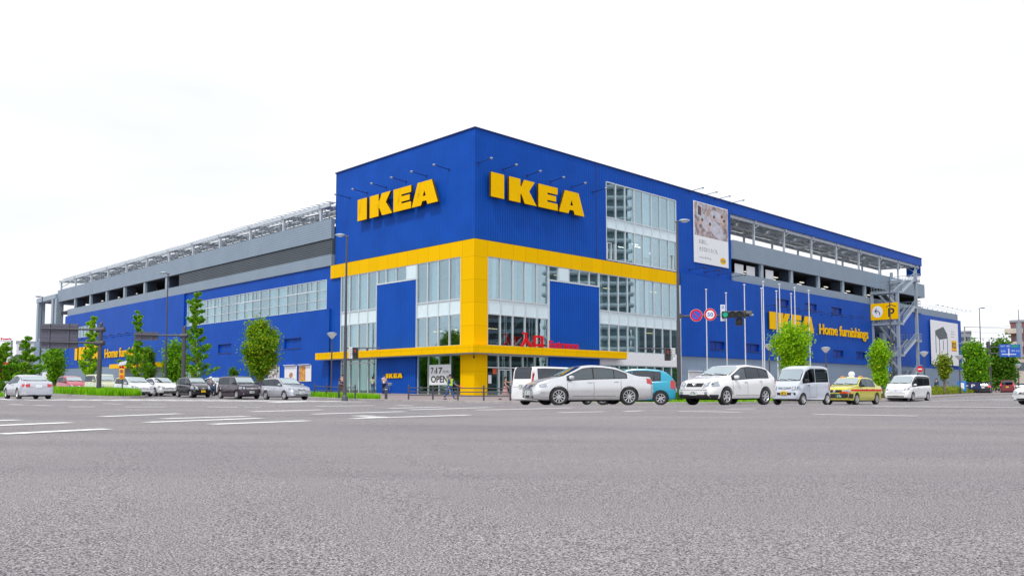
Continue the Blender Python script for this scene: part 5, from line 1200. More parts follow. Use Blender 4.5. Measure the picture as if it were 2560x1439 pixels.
def make_car(label, X, Y, head, s, grp=None, name='parked_car', cat='car', onedge=None):
    """head: heading angle of the front, measured from +X"""
    L, W, H = s['L'], s['W'], s['H']; top, belt = s['top'], s['belt']; z0 = s.get('z0', .2); rf = s.get('roofw', .76); hw = W / 2; hl = L / 2
    t = thing(name, label, cat, (X, Y, gz(X, Y) + .004), head, grp)
    st = [-hl, -hl + .02, -hl + .06, -hl + .12, -hl + .2, -hl + .3]; n = 46
    st += [-hl + .3 + (L - .6) * i / n for i in range(1, n)] + [hl - .3, hl - .2, hl - .12, hl - .06, hl - .02, hl]
    pr = s.get('plan', .16)
    def plan(x):
        e = max(0, (abs(x) - (hl - .75)) / .75); return 1 - pr * e ** 2.6
    rows = []
    def sect(x):
        zt, zb = smoothlin(top, x), smoothlin(belt, x); zt = max(zt, zb + .02); wx = hw * plan(x); h = zb - z0
        e = max(0, (abs(x) - (hl - .5)) / .5); zz0 = z0 + (s.get('lift', .06)) * e ** 2
        g = min(1, max(0, (zt - zb) / (H - zb))); wr = wx * (.90 + (rf - .90) * g) if zt - zb > .12 else wx * .90
        c = .05 * g + .012
        pts = [(0, zz0), (.75 * wx, zz0), (.93 * wx, zz0 + .012), (.975 * wx, zz0 + .07), (.99 * wx, zz0 + .16), (.995 * wx, zz0 + .24), (1.0 * wx, z0 + .48 * h), (1.0 * wx, z0 + .66 * h), (.988 * wx, z0 + .80 * h), (.965 * wx, zb - .055), (.945 * wx, zb - .012), (.925 * wx, zb)]
        a = (.925 * wx, zb); b = (wr, zt - c)
        for k in (.25, .5, .75, 1): q = a[0] + (b[0] - a[0]) * k + .012 * math.sin(math.pi * k) * g; pts.append((q, a[1] + (b[1] - a[1]) * k))
        pts += [(wr * .965, zt - c * .45), (wr * .88, zt - c * .12), (wr * .5, zt), (0, zt + .004)]
        return pts
    for x in st:
        p = sect(x)
        if abs(x) > hl - .1:        # roll the ends in
            f = (abs(x) - (hl - .1)) / .1; k = 1 - .07 * f ** 2; zc = (p[0][1] + p[-1][1]) / 2; p = [(y * k, zc + (z - zc) * (1 - .08 * f ** 2)) for y, z in p]
        rows.append([(x, y, z) for y, z in p] + [(x, -y, z) for y, z in p[-2:0:-1]])
    n = len(rows[0]); vs = [v for r in rows for v in r]
    fs = [(j * n + i, j * n + (i + 1) % n, (j + 1) * n + (i + 1) % n, (j + 1) * n + i) for j in range(len(rows) - 1) for i in range(n)]
    fs += [tuple(range(n)), tuple(range((len(rows) - 1) * n, len(rows) * n))[::-1]]
    col = s['paint']
    mb = MB(); mb.add(vs, fs); body = mb.build('body', [col, M_under, M_trim], t)
    r = s.get('r', .31); xa = s['wheels'][0]; xb = s['wheels'][1]; ar = r + s.get('gap', .055)
    cut = MB()
    for x in (xa, xb):
        for sg in (1, -1): cut.tube((x, sg * (hw - .30), r), (x, sg * (hw + .3), r), ar, ar, 36, 1)
    co = cut.build('cut', [col, M_under], t); md = body.modifiers.new('b', 'BOOLEAN'); md.operation = 'DIFFERENCE'; md.object = co; md.solver = 'EXACT'
    dg = bpy.context.evaluated_depsgraph_get(); dg.update(); me = bpy.data.meshes.new_from_object(body.evaluated_get(dg)); body.modifiers.clear(); body.data = me
    cm = co.data; bpy.data.objects.remove(co); bpy.data.meshes.remove(cm)
    lowt = s.get('cladding', 0)
    for p in me.polygons:
        c = p.center; inside = False
        for x in (xa, xb):
            d = math.hypot(c.x - x, c.z - r)
            if d < ar + .012 and (abs(p.normal.y) < .3 or abs(c.y) < hw - .2): inside = True
        if inside or (p.normal.z < -.75 and c.z < z0 + .12): p.material_index = 1
        elif lowt and c.z < lowt: p.material_index = 2
        else: p.material_index = 0
    me.materials.clear()
    for m_ in (col, M_under, M_trim): me.materials.append(m_)
    me.polygons.foreach_set('use_smooth', [True] * len(me.polygons)); me.set_sharp_from_angle(angle=R_(32))
    bm = bmesh.new(); bm.from_mesh(me); bv = BVHTree.FromBMesh(bm); bm.free()
    def cast(o, d, off):
        hit, nrm, _, _ = bv.ray_cast(Vector(o), Vector(d), 8)
        if hit is None:
            hit, nrm, _, _ = bv.find_nearest(Vector(o) + Vector(d) * 2.0)
        if nrm.dot(Vector(d)) > 0: nrm = -nrm
        return hit + nrm * off, nrm
    def patch(lo, up, axis, off, nm, mt, parent, mats_=None, nv=5, sub=6, build=True, mbx=None):
        """lo/up: polylines (a,z) seen along the axis; a = x for side views, y for end views"""
        def res(pl):
            k = len(pl) - 1; o = []
            for i in range(sub * k + 1):
                q = i / sub; j = min(k - 1, int(q)); f = q - j; o.append((pl[j][0] + (pl[j + 1][0] - pl[j][0]) * f, pl[j][1] + (pl[j + 1][1] - pl[j][1]) * f))
            return o
        lo, up = res(lo), res(up); rows = []
        for v in range(nv + 1):
            row = []
            for (a, z), (c, d) in zip(lo, up):
                aa, zz = a + (c - a) * v / nv, z + (d - z) * v / nv
                if axis in ('L', 'R'): sg = 1 if axis == 'L' else -1; p, _ = cast((aa, sg * 3, zz), (0, -sg, 0), off)
                else: sg = 1 if axis == 'F' else -1; p, _ = cast((sg * 5, aa, zz), (-sg, 0, 0), off)
                row.append(p)
            rows.append(row)
        m = mbx or MB(); m.grid(rows)
        if not build: return m
        o = m.build(nm, mt, parent, smooth='all'); return o
    # side windows, black surrounds, doors
    tint = s.get('tint', [])
    zup = lambda x: max(smoothlin(top, x) - s.get('drop', .115), smoothlin(belt, x) + .05)
    for sd in ('L', 'R'):
        for wi, (a, b) in enumerate(s['windows']):
            k = 8; xs_ = [a + (b - a) * i / k for i in range(k + 1)]
            lo = [(x, smoothlin(belt, x) + .03) for x in xs_]; up = [(x, zup(x)) for x in xs_]
            lo2 = [(x + (x - (a + b) / 2) / (b - a) * .07, z - .022) for x, z in lo]; up2 = [(x + (x - (a + b) / 2) / (b - a) * .07, z + .03) for x, z in up]
            fr = patch(lo2, up2, sd, .004, 'window_seal', M_trim, t, sub=1)
            patch(lo, up, sd, .009, 'side_window', M_cglassd if wi in tint else M_cglass, fr, sub=1)
        mdoor = MB()
        for x in s.get('seams', []):
            patch([(x - .006, z0 + .16), (x + .006, z0 + .16)], [(x - .006, smoothlin(belt, x)), (x + .006, smoothlin(belt, x))], sd, .003, '', None, t, sub=1, nv=8, build=False, mbx=mdoor)
        if s.get('seams'):
            xs_ = s['seams']; z = z0 + .15
            patch([(min(xs_), z - .006), (max(xs_), z - .006)], [(min(xs_), z + .006), (max(xs_), z + .006)], sd, .003, '', None, t, sub=10, nv=1, build=False, mbx=mdoor)
            mdoor.build('door_seam', M_trim, t)
        if s.get('strip'):
            a, b, z, hh = s['strip']; patch([(a, z), (b, z)], [(a, z + hh), (b, z + hh)], sd, .012, 'side_moulding', s.get('stripmat', col), t, sub=12, nv=2)
        for x in s.get('handles', []):
            z = smoothlin(belt, x) - s.get('hdrop', .10); p, nn = cast((x, 3 if sd == 'L' else -3, z), (0, -1 if sd == 'L' else 1, 0), .02)
            m = MB(); m.bbox(p.x - .09, p.x + .09, p.y - .018, p.y + .018, p.z - .016, p.z + .016, .012); m.build('door_handle', s.get('hmat', col), t, smooth=True)
        mx_ = s['mirror']; p, nn = cast((mx_[0], 3 if sd == 'L' else -3, mx_[1]), (0, -1 if sd == 'L' else 1, 0), 0); sg = 1 if sd == 'L' else -1
        m = MB(); m.bbox(p.x - .05, p.x + .10, p.y + sg * .05 - (0 if sg > 0 else .19), p.y + sg * .05 + (.19 if sg > 0 else 0), p.z - .06, p.z + .08, .045); m.tube((p.x, p.y - sg * .03, p.z - .05), (p.x + .01, p.y + sg * .09, p.z - .03), .022, n=8)
        mo = m.build('wing_mirror', s.get('mmat', col), t, smooth=True)
        m = MB(); a_, b_ = sorted((p.y + sg * .07, p.y + sg * .225)); m.box(p.x - .056, p.x - .0505, a_, b_, p.z - .045, p.z + .065); m.build('mirror_glass', M_chr, mo)
    # windscreen and rear window
    def endglass(nm, x0, x1, axis, mt, fr=.045):
        za, zb_ = smoothlin(top, x0) + .015, smoothlin(top, x1) - .02
        def hwid(z, x):   # half width of glass at height
            g = min(1, max(0, (z - smoothlin(belt, x)) / (H - smoothlin(belt, x)))); return hw * plan(x) * (.90 + (rf - .90) * g)
        wa, wb = hwid(za, x0) - .07, hwid(zb_, x1) - .085; wa *= s.get('glassw', 1); wb *= s.get('glassw', 1)
        seg = 8; ys = [-1 + 2 * i / seg for i in range(seg + 1)]
        f = patch([(y * (wa + fr), za - .02) for y in ys], [(y * (wb + fr), zb_ + .015) for y in ys], axis, .004, 'window_seal', M_trim, t, sub=1, nv=6)
        patch([(y * wa, za + .005 + .03 * (abs(y) ** 3)) for y in ys], [(y * wb, zb_) for y in ys], axis, .010, nm, mt, f, sub=1, nv=6)
    endglass('windscreen', s['ws'][0], s['ws'][1], 'F', s.get('wsmat', M_wind))
    endglass('rear_window', s['rw'][0], s['rw'][1], 'B', s.get('rwmat', M_cglass))
    # wipers
    m = MB(); zz = smoothlin(top, s['ws'][0]) + .03
    for y0_, y1_ in ((.55 * hw, -.05), (-.1 * hw, -.62 * hw)):
        pts = [cast((5, y0_ + (y1_ - y0_) * k / 4, zz + .05 * k / 4), (-1, 0, 0), .022)[0] for k in range(5)]; m.path(pts, .008, 5)
    m.build('wiper', M_trim, t)
    # lamps, grille, bumper openings
    for sg in (1, -1):
        for lamps, ax, nm in ((s.get('head', []), 'F', 'headlight'), (s.get('tail', []), 'B', 'taillight')):
            if not lamps: continue
            m = MB(); y0_, y1_, lo_, hi_ = lamps[0]; y1_ = min(y1_, hw * (1 - pr) * .90); lamps = list(lamps)
            if len(lamps) < 2:
                f_ = 1 if ax == 'F' else -1; e0, e1 = sorted((f_ * (hl - .30), f_ * (hl - .05))); lamps.append((e0, e1, (lo_[1], lo_[1]), (hi_[1], hi_[1])))
            lo = [(sg * y0_, lo_[0]), (sg * y1_, lo_[1])]; up = [(sg * y0_, hi_[0]), (sg * y1_, hi_[1])]
            patch(lo, up, ax, .010, '', None, t, build=False, mbx=m)
            if len(lamps) > 1:
                xx0, xx1, lo_, hi_ = lamps[1]; patch([(xx0, lo_[0]), (xx1, lo_[1])], [(xx0, hi_[0]), (xx1, hi_[1])], 'L' if sg > 0 else 'R', .010, '', None, t, build=False, mbx=m)
            o = m.build(nm, s.get('tailmat', M_tail) if ax == 'B' else M_lampc, t, smooth='all')
            if ax == 'F':
                ym = sg * (y0_ + y1_) / 2; zm = (lo_[0] + lo_[1] + hi_[0] + hi_[1]) / 4 if len(lamps) == 1 else (lamps[0][2][0] + lamps[0][3][1]) / 2
                p, nn = cast((5, ym, zm), (-1, 0, 0), .016); m = MB(); q = nn.to_track_quat('Z', 'Y').to_matrix().to_4x4(); rr = min(.075, (lamps[0][3][0] - lamps[0][2][0]) * .4)
                m.lathe([(0, .0), (rr * .5, .004), (rr, 0)], 14, 'Z', M=Matrix.Translation(p) @ q); m.lathe([(rr, -.004), (rr * 1.12, .004), (rr * 1.2, -.004)], 14, 'Z', M=Matrix.Translation(p) @ q, m=1); m.build('reflector', [M_chr, M_trim], o, smooth='all')
    if s.get('grille'):
        y_, a, b, bars, gm = s['grille']
        seg = [-1, -.6, 0, .6, 1]
        f = patch([(k * y_ * .92, a) for k in seg], [(k * y_, b) for k in seg], 'F', .006, 'grille', gm, t, sub=2)
        m = MB()
        for i in range(bars):
            z = a + (b - a) * (i + .5) / bars; patch([(k * y_ * .95, z - .010) for k in seg], [(k * y_ * .95, z + .010) for k in seg], 'F', .020, '', None, t, sub=2, nv=1, build=False, mbx=m)
        if bars: m.build('grille_bar', s.get('barmat', M_chr), f)
        p, nn = cast((5, 0, (a + b) / 2), (-1, 0, 0), .03); m = MB(); q = nn.to_track_quat('Z', 'Y').to_matrix().to_4x4(); m.lathe([(.05, 0), (.065, .008), (.075, 0)], 16, 'Z', M=Matrix.Translation(p) @ q); m.lathe([(0, .004), (.03, .004)], 8, 'Z', M=Matrix.Translation(p) @ q); m.build('badge', M_chr, f)
    for (y0_, y1_, a, b) in s.get('open', []):
        patch([(y0_, a), (y1_, a)], [(y0_, b), (y1_, b)], 'F', .006, 'bumper_opening', M_trim, t)
        if y0_ > 0: patch([(-y0_, a), (-y1_, a)], [(-y0_, b), (-y1_, b)], 'F', .006, 'bumper_opening', M_trim, t)
    for (ax, a, b) in s.get('bump', []):      # bumper band in its own colour
        yy = hw * .86; m = MB(); seg = [-1, -.5, 0, .5, 1]; patch([(k * yy, a) for k in seg], [(k * yy, b) for k in seg], ax, .02, '', None, t, sub=3, build=False, mbx=m)
        for sd in 'LR':
            xx = (hl - .42, hl - .04) if ax == 'F' else (-hl + .04, -hl + .42); patch([(xx[0], a), (xx[1], a)], [(xx[0], b), (xx[1], b)], sd, .02, '', None, t, sub=3, build=False, mbx=m)
        m.build('bumper', s.get('bmat', M_trim), t, smooth='all')
    for y_, z, rr in s.get('fog', []):
        for sg in (1, -1):
            p, nn = cast((5, sg * y_, z), (-1, 0, 0), .008); m = MB(); q = nn.to_track_quat('Z', 'Y').to_matrix().to_4x4(); m.lathe([(0, .006), (rr * .8, .006), (rr, 0)], 14, 'Z', M=Matrix.Translation(p) @ q); m.build('fog_lamp', s.get('fogmat', M_lampc), t, smooth='all')
    # creases between bumper and bonnet
    m = MB(); 
    for ax, z in (('F', s.get('hoodz', smoothlin(belt, hl - .05) - .02)), ('B', s.get('bootz', smoothlin(belt, -hl + .05) - .12))):
        yy = hw * .72; patch([(k * yy, z - .006) for k in (-1, 0, 1)], [(k * yy, z + .006) for k in (-1, 0, 1)], ax, .003, '', None, t, sub=5, nv=1, build=False, mbx=m)
    m.build('panel_gap', M_trim, t)
    # plates
    for ax, key in (('F', 'plate'), ('B', 'rplate')):
        if key not in s: continue
        y_, z, pm, tx, tm = s[key]; sg = 1 if ax == 'F' else -1; p, nn = cast((sg * 5, y_, z), (-sg, 0, 0), 0)
        M = Matrix.Translation(p + Vector((sg * .045, 0, 0))) @ Euler((0, 0, R_(90) * sg)).to_matrix().to_4x4()
        m = MB(); m.box(-.165, .165, 0, .04, -.0825, .0825, 0, M); o = m.build('licence_plate', pm, t)
        if tx: m = MB(); text_into(m, tx, -.13, .13, -.065, .025, -.006, .003, .02, M=M); text_into(m, '仙台 500', -.07, .08, .038, .07, -.005, .003, .01, M=M); m.build('plate_text', tm, o)
    # wheels
    tw = s.get('tw', .20)
    wm = {}
    for x in (xa, xb):
        for sg in (1, -1):
            wname = 'wheel'; we = bpy.data.objects.new('wheel', None); S.collection.objects.link(we); we.parent = t; we.empty_display_size = .1
            we.location = (x, sg * (hw - tw / 2 - .015), r); we.rotation_euler = (0, s.get('roll', .2) + x, (math.pi if sg < 0 else 0) + (s.get('steer', 0) if x == xa else 0))
            if not wm:
                m = MB(); rr = r * s.get('rimf', .64)
                m.lathe([(rr, -tw / 2), (r * .93, -tw / 2 - .004), (r * .985, -tw / 2 + .02), (r, -tw / 2 + .05), (r, tw / 2 - .05), (r * .985, tw / 2 - .02), (r * .93, tw / 2 + .004), (rr, tw / 2)], 36, 'Y'); wm['tyre'] = m.mesh('tyre', [M_tyre])
                m = MB(); m.lathe([(rr * 1.02, tw / 2), (rr * .96, tw / 2 + .003), (rr * .90, tw / 2 - .02), (rr * .88, tw / 2 - .05)], 36, 'Y'); m.lathe([(0, tw / 2 - .07), (rr * .9, tw / 2 - .07)], 24, 'Y', m=1)
                ns = s.get('spokes', 5); hwid = s.get('spokew', .036)
                for i in range(ns):
                    a = 2 * math.pi * i / ns; c_, s_ = math.cos(a), math.sin(a)
                    m.bar((c_ * rr * .12, tw / 2 - .025, s_ * rr * .12), (c_ * rr * .93, tw / 2 - .015, s_ * rr * .93), .03, hwid)
                m.lathe([(0, tw / 2), (rr * .16, tw / 2 - .002), (rr * .20, tw / 2 - .03)], 16, 'Y'); wm['rim'] = m.mesh('rim', [M_rim, M_under])
                for k in wm:
                    bm = bmesh.new(); bm.from_mesh(wm[k]); bmesh.ops.recalc_face_normals(bm, faces=bm.faces[:]); bm.to_mesh(wm[k]); bm.free()
                    wm[k].polygons.foreach_set('use_smooth', [True] * len(wm[k].polygons)); wm[k].set_sharp_from_angle(angle=R_(40))
            for k in wm: o = bpy.data.objects.new(k, wm[k]); S.collection.objects.link(o); o.parent = we
    # cabin, seats, dashboard seen through the glass
    m = MB(); a, b = s['rw'][1] - .1, s['ws'][1]; zb_ = smoothlin(belt, (a + b) / 2)
    inner = s.get('inner', True)
    # underfloor
    m.box(xb - .3, xa + .2, -hw * .6, hw * .6, z0 - .05, z0 - .01); m.build('underfloor', M_under, t)
    return t, cast, patch

def sedan(L=4.65, H=1.47, W=1.76, **k):
    a = L / 4.65; h = lambda z: z * H / 1.47
    d = dict(L=L, W=W, H=H, top=[(-2.33 * a, h(.76)), (-2.29 * a, h(.98)), (-2.2 * a, h(1.04)), (-1.74 * a, h(1.06)), (-1.55 * a, h(1.11)), (-.88 * a, h(1.385)), (-.35 * a, h(1.455)), (.1 * a, h(1.47)), (.45 * a, h(1.43)), (1.27 * a, h(1.03)), (1.75 * a, h(.95)), (2.15 * a, h(.80)), (2.32 * a, h(.64))],
             belt=[(-2.33 * a, h(.74)), (-2.2 * a, h(.94)), (-1.3 * a, h(.97)), (.2 * a, h(.93)), (1.2 * a, h(.87)), (2.0 * a, h(.74)), (2.32 * a, h(.56))],
             windows=[(.10 * a, 1.05 * a), (-.72 * a, .04 * a), (-1.22 * a, -.76 * a)], seams=[1.08 * a, .07 * a, -.98 * a], handles=[.22 * a, -.80 * a], mirror=(.93 * a, h(.99)), ws=(1.22 * a, .47 * a), rw=(-1.56 * a, -.90 * a), roofw=.74,
             wheels=(1.40 * a, -1.30 * a), r=.315, head=[(.42, .78, (h(.60), h(.64)), (h(.70), h(.76)))], tail=[(.45, .80, (h(.74), h(.74)), (h(.94), h(.92)))], hoodz=h(.56))
    d.update(k); return d
def hatch(L=3.6, H=1.5, W=1.48, **k):
    a = L / 3.6; h = lambda z: z * H / 1.5
    d = dict(L=L, W=W, H=H, top=[(-1.80 * a, h(.86)), (-1.76 * a, h(.98)), (-1.60 * a, h(1.30)), (-1.42 * a, h(1.42)), (-.9 * a, h(1.49)), (-.1 * a, h(1.50)), (.30 * a, h(1.44)), (.98 * a, h(1.03)), (1.35 * a, h(.92)), (1.62 * a, h(.80)), (1.80 * a, h(.62))],
             belt=[(-1.80 * a, h(.84)), (-1.6 * a, h(.99)), (-.3 * a, h(.95)), (.9 * a, h(.88)), (1.5 * a, h(.74)), (1.80 * a, h(.55))],
             windows=[(-.02 * a, .82 * a), (-.74 * a, -.10 * a), (-1.36 * a, -.80 * a)], tint=[1, 2], seams=[.86 * a, -.06 * a, -.84 * a], handles=[.08 * a, -.72 * a], mirror=(.68 * a, h(1.0)), ws=(.93 * a, .33 * a), rw=(-1.72 * a, -1.47 * a), roofw=.80, rwmat=M_cglassd,
             wheels=(1.16 * a, -1.20 * a), r=.29, spokes=7, head=[(.36, .64, (h(.56), h(.66)), (h(.72), h(.84)))], tail=[(.50, .68, (h(.70), h(.72)), (h(1.0), h(.98)))], tw=.17, hoodz=h(.54), bootz=h(.62), plan=.14)
    d.update(k); return d
def boxvan(L=4.84, H=1.94, W=1.80, **k):   # one-box family minivan
    a = L / 4.84; h = lambda z: z * H / 1.94
    d = dict(L=L, W=W, H=H, top=[(-2.42 * a, h(.95)), (-2.38 * a, h(1.15)), (-2.26 * a, h(1.70)), (-2.12 * a, h(1.86)), (-1.5 * a, h(1.93)), (.2 * a, h(1.94)), (.75 * a, h(1.86)), (1.62 * a, h(1.22)), (2.0 * a, h(1.08)), (2.25 * a, h(.92)), (2.42 * a, h(.66))],
             belt=[(-2.42 * a, h(.93)), (-2.3 * a, h(1.15)), (-.3 * a, h(1.10)), (1.4 * a, h(1.02)), (2.1 * a, h(.84)), (2.42 * a, h(.58))],
             windows=[(.45 * a, 1.38 * a), (-.78 * a, .38 * a), (-2.0 * a, -.86 * a)], tint=[1, 2], seams=[1.42 * a, .42 * a, -.80 * a], handles=[.55 * a, .28 * a], mirror=(1.2 * a, h(1.18)), ws=(1.56 * a, .78 * a), rw=(-2.36 * a, -2.16 * a), roofw=.83, rwmat=M_cglassd, drop=.13,
             wheels=(1.45 * a, -1.45 * a), r=.33, spokes=8, head=[(.45, .80, (h(.62), h(.70)), (h(.78), h(.90)))], tail=[(.72, .84, (h(1.0), h(1.0)), (h(1.7), h(1.66)))], hoodz=h(.60), bootz=h(.90), plan=.12)
    d.update(k); return d
def suv(L=4.73, H=1.68, W=1.85, **k):
    a = L / 4.73; h = lambda z: z * H / 1.68
    d = dict(L=L, W=W, H=H, z0=.27, top=[(-2.36 * a, h(.95)), (-2.33 * a, h(1.08)), (-2.15 * a, h(1.20)), (-1.72 * a, h(1.52)), (-1.3 * a, h(1.63)), (-.4 * a, h(1.68)), (.2 * a, h(1.64)), (1.12 * a, h(1.18)), (1.7 * a, h(1.08)), (2.15 * a, h(.95)), (2.36 * a, h(.72))],
             belt=[(-2.36 * a, h(.93)), (-2.2 * a, h(1.12)), (-.8 * a, h(1.10)), (.4 * a, h(1.04)), (1.2 * a, h(1.0)), (2.0 * a, h(.86)), (2.36 * a, h(.64))],
             windows=[(-.0 * a, .93 * a), (-.92 * a, -.06 * a), (-1.62 * a, -.98 * a)], tint=[1, 2], seams=[.98 * a, -.03 * a, -1.05 * a], handles=[.10 * a, -.95 * a], mirror=(.78 * a, h(1.14)), ws=(1.06 * a, .24 * a), rw=(-2.18 * a, -1.80 * a), roofw=.76, rwmat=M_cglassd,
             wheels=(1.40 * a, -1.32 * a), r=.36, tw=.23, gap=.07, spokes=6, spokew=.06, cladding=.495, head=[(.42, .86, (h(.66), h(.76)), (h(.80), h(.94)))], tail=[(.50, .86, (h(.90), h(.90)), (h(1.12), h(1.1)))], hoodz=h(.62), plan=.17)
    d.update(k); return d
P_silver = paint('silver', (.70, .71, .72), .75, .26); P_silver2 = paint('blue_silver', (.52, .54, .60), .5, .30); P_white = paint('white', (.80, .81, .82), 0, .25); P_pearl = paint('pearl', (.74, .76, .80), .1, .25)
P_black = paint('black', (.015, .015, .02), .1, .2, 1.); P_plum = paint('plum', (.035, .015, .035), .3, .25, 1.); P_teal = paint('turquoise', (.01, .34, .50), .0, .25); P_red = paint('rose_red', (.48, .03, .07), .1, .3)
P_cream = paint('cream', (.60, .62, .42), .0, .3); P_taxi = paint('taxi_yellow', (.62, .58, .06), .0, .28); P_mar = paint('maroon', (.20, .015, .03), .2, .3); P_blue = paint('dark_blue', (.015, .04, .12), .2, .25)
P_van = paint('pale_silver', (.56, .60, .68), .15, .3); P_ivory = paint('taxi_ivory', (.66, .62, .40), .0, .3)
AR = math.pi + R_(45)      # towards the camera along the right road
def place(px, Y): return at(px, Y), Y
Q = lambda z, tm=M_green_t, tx='', y=0, pm=M_plate: (y, z, pm, tx, tm)
# --- right-hand group
x, y = place(1469, 31.3)
make_car('silver saloon with multi-spoke alloy wheels turning left in front of the entrance', x, y, math.pi + R_(15), sedan(paint=P_silver, spokes=10, spokew=.028, rimf=.70, r=.325, strip=(-.95, 1.05, .50, .04), gap=.05,
    head=[(.40, .80, (.60, .64), (.72, .80)), (1.85, 2.12, (.66, .64), (.80, .76))], grille=(.34, .60, .74, 4, M_trim), open=[(-.25, .25, .26, .36), (.45, .68, .28, .34)], fog=[(.56, .42, .04)], plate=Q(.46, tx='· · 75'), rplate=Q(.62), tail=[(.50, .82, (.78, .78), (.98, .96)), (-2.26, -2.02, (.76, .80), (.96, .98))], z0=.19), 'cars moving through the crossing')
x, y = place(1391, 41.6)
make_car('white minivan seen from behind with a black rear window, left of the silver saloon', x, y, R_(42), boxvan(L=4.7, H=1.86, W=1.7, paint=P_white, rplate=Q(.92, tx='71-36'), bump=[('B', .30, .55)], bmat=P_white, tail=[(.66, .76, (1.00, 1.00), (1.66, 1.60)), (-2.30, -2.24, (1.0, 1.0), (1.6, 1.6))], tailmat=M_tail, glassw=.90,
    top=[(-2.35, .95), (-2.31, 1.1), (-2.24, 1.62), (-2.22, 1.83), (-1.5, 1.86), (.2, 1.85), (.75, 1.78), (1.62, 1.22), (2.0, 1.06), (2.2, .92), (2.35, .66)]), 'cars moving through the crossing')
x, y = place(1580, 35.2)
make_car('turquoise hatchback half hidden behind the silver saloon', x, y, math.pi - R_(12), hatch(paint=P_teal, L=3.6, H=1.50, top=[(-1.80, .86), (-1.77, .98), (-1.66, 1.16), (-1.45, 1.34), (-1.15, 1.45), (-.6, 1.50), (-.1, 1.50), (.30, 1.44), (.98, 1.03), (1.35, .92), (1.62, .80), (1.80, .62)], rw=(-1.73, -1.42), rplate=Q(.6), tail=[(.48, .68, (.62, .66), (1.02, 1.0)), (-1.77, -1.60, (.64, .70), (1.04, 1.0))], windows=[(-.0, .80), (-.92, -.10), (-1.18, -.96)], r=.285), 'cars moving through the crossing')
x, y = place(1822, 35.4)
make_car('large white SUV waiting at the right kerb with its front towards the camera', x, y, math.pi + R_(40), suv(paint=P_white, grille=(.42, .74, .90, 3, M_trim), barmat=M_trim, fog=[(.60, .50, .075)], plate=Q(.50, M_green_t, '4 74'), open=[(-.45, .45, .34, .42)], bump=[('F', .30, .44)],
    head=[(.44, .86, (.70, .76), (.86, .98)), (1.85, 2.2, (.78, .74), (.98, .90))]), 'cars queuing on the right')
x, y = place(2004, 41.2)
make_car('small pale silver delivery van with yellow plate behind the white SUV', x, y, math.pi + R_(43), boxvan(L=3.38, H=1.90, W=1.47, paint=P_van, name='', r=.275, tw=.16, z0=.24, spokes=9, plan=.12, roofw=.84, drop=.17,
    top=[(-1.69, 1.0), (-1.67, 1.2), (-1.60, 1.70), (-1.52, 1.83), (-1.0, 1.90), (.3, 1.89), (.78, 1.76), (1.27, 1.14), (1.50, .98), (1.62, .86), (1.69, .66)], belt=[(-1.69, .98), (-1.6, 1.10), (0, 1.08), (1.1, 1.02), (1.5, .86), (1.69, .62)],
    windows=[(.62, 1.1), (-.02, .56), (-1.42, -.14)], tint=[1, 2], seams=[1.12, .58, -.08], handles=[.66], mirror=(1.0, 1.16), ws=(1.26, .80), rw=(-1.66, -1.55), wheels=(1.18, -1.22), hmat=M_trim, mmat=M_trim,
    head=[(.38, .66, (.70, .72), (.88, .90))], tail=[(.58, .68, (.7, .7), (1.1, 1.1))], grille=(.34, .76, .86, 2, M_trim), barmat=P_van, open=[(-.36, .36, .48, .60)], fog=[(.55, .54, .06)], fogmat=M_trim, plate=Q(.58, M_black, '48-16', pm=M_platey)), 'cars queuing on the right', name='delivery_van', cat='van')
x, y = place(2131, 46.6)
tx, cast, patch = make_car('yellow and ivory taxi with red stripe and black bumper, roof sign on top', x, y, math.pi + R_(45), sedan(L=4.60, H=1.50, W=1.69, paint=P_taxi, z0=.22, r=.31, spokes=12, spokew=.016,
    top=[(-2.30, .80), (-2.27, .98), (-2.1, 1.02), (-1.55, 1.05), (-1.12, 1.42), (-.7, 1.49), (.2, 1.50), (.42, 1.46), (1.05, 1.05), (1.6, 1.0), (2.2, .93), (2.30, .80)], belt=[(-2.30, .78), (-2.1, .94), (0, .96), (1.1, .93), (2.1, .86), (2.30, .70)],
    windows=[(.02, .86), (-.82, -.04), (-1.18, -.88)], seams=[.9, -.01, -.95], handles=[.12, -.75], mirror=(.75, 1.02), ws=(1.02, .44), rw=(-1.48, -1.16), grille=(.42, .66, .80, 3, M_trim), barmat=M_trim, head=[(.50, .80, (.66, .66), (.80, .80)), (2.1, 2.27, (.66, .66), (.80, .80))],
    strip=(-2.1, 2.05, .74, .09), stripmat=M_red, bump=[('F', .36, .60), ('B', .36, .60)], plate=Q(.48, M_white, '· 6 73', y=.25, pm=M_plateg), plan=.10, mmat=M_trim), 'cars queuing on the right', name='taxi', cat='taxi')
m = MB(); m.ell((.05, 0, 1.66), .07, .19, .16, 16, 10); m.box(-.06, .16, -.2, .2, 1.49, 1.54); o = m.build('roof_sign', M_white, tx, smooth=True)
for k, (yy, mt) in enumerate(((-.52, M_amber), (.48, M_amber), (.30, M_blue))):
    m = MB(); m.bbox(-.05, .12, yy - .1, yy + .1, 1.48, 1.56, .03); m.build('roof_lamp', mt, tx, smooth=True)
m = MB(); patch([(.30, .62), (.80, .62)], [(.30, .70), (.80, .70)], 'F', .02, '', None, tx, build=False, mbx=m); m.build('red_flash', M_red, tx)
x, y = place(2271, 63.2)
make_car('white minivan with split grille approaching in the right lane behind the taxi', x, y, math.pi + R_(44), boxvan(paint=P_white, grille=(.55, .66, .86, 3, P_pearl), open=[(-.6, .6, .30, .38)], plate=Q(.48), head=[(.56, .84, (.74, .80), (.90, .96)), (1.95, 2.25, (.84, .80), (1.0, .94))]), 'cars queuing on the right')
x, y = place(2634, 45.5)
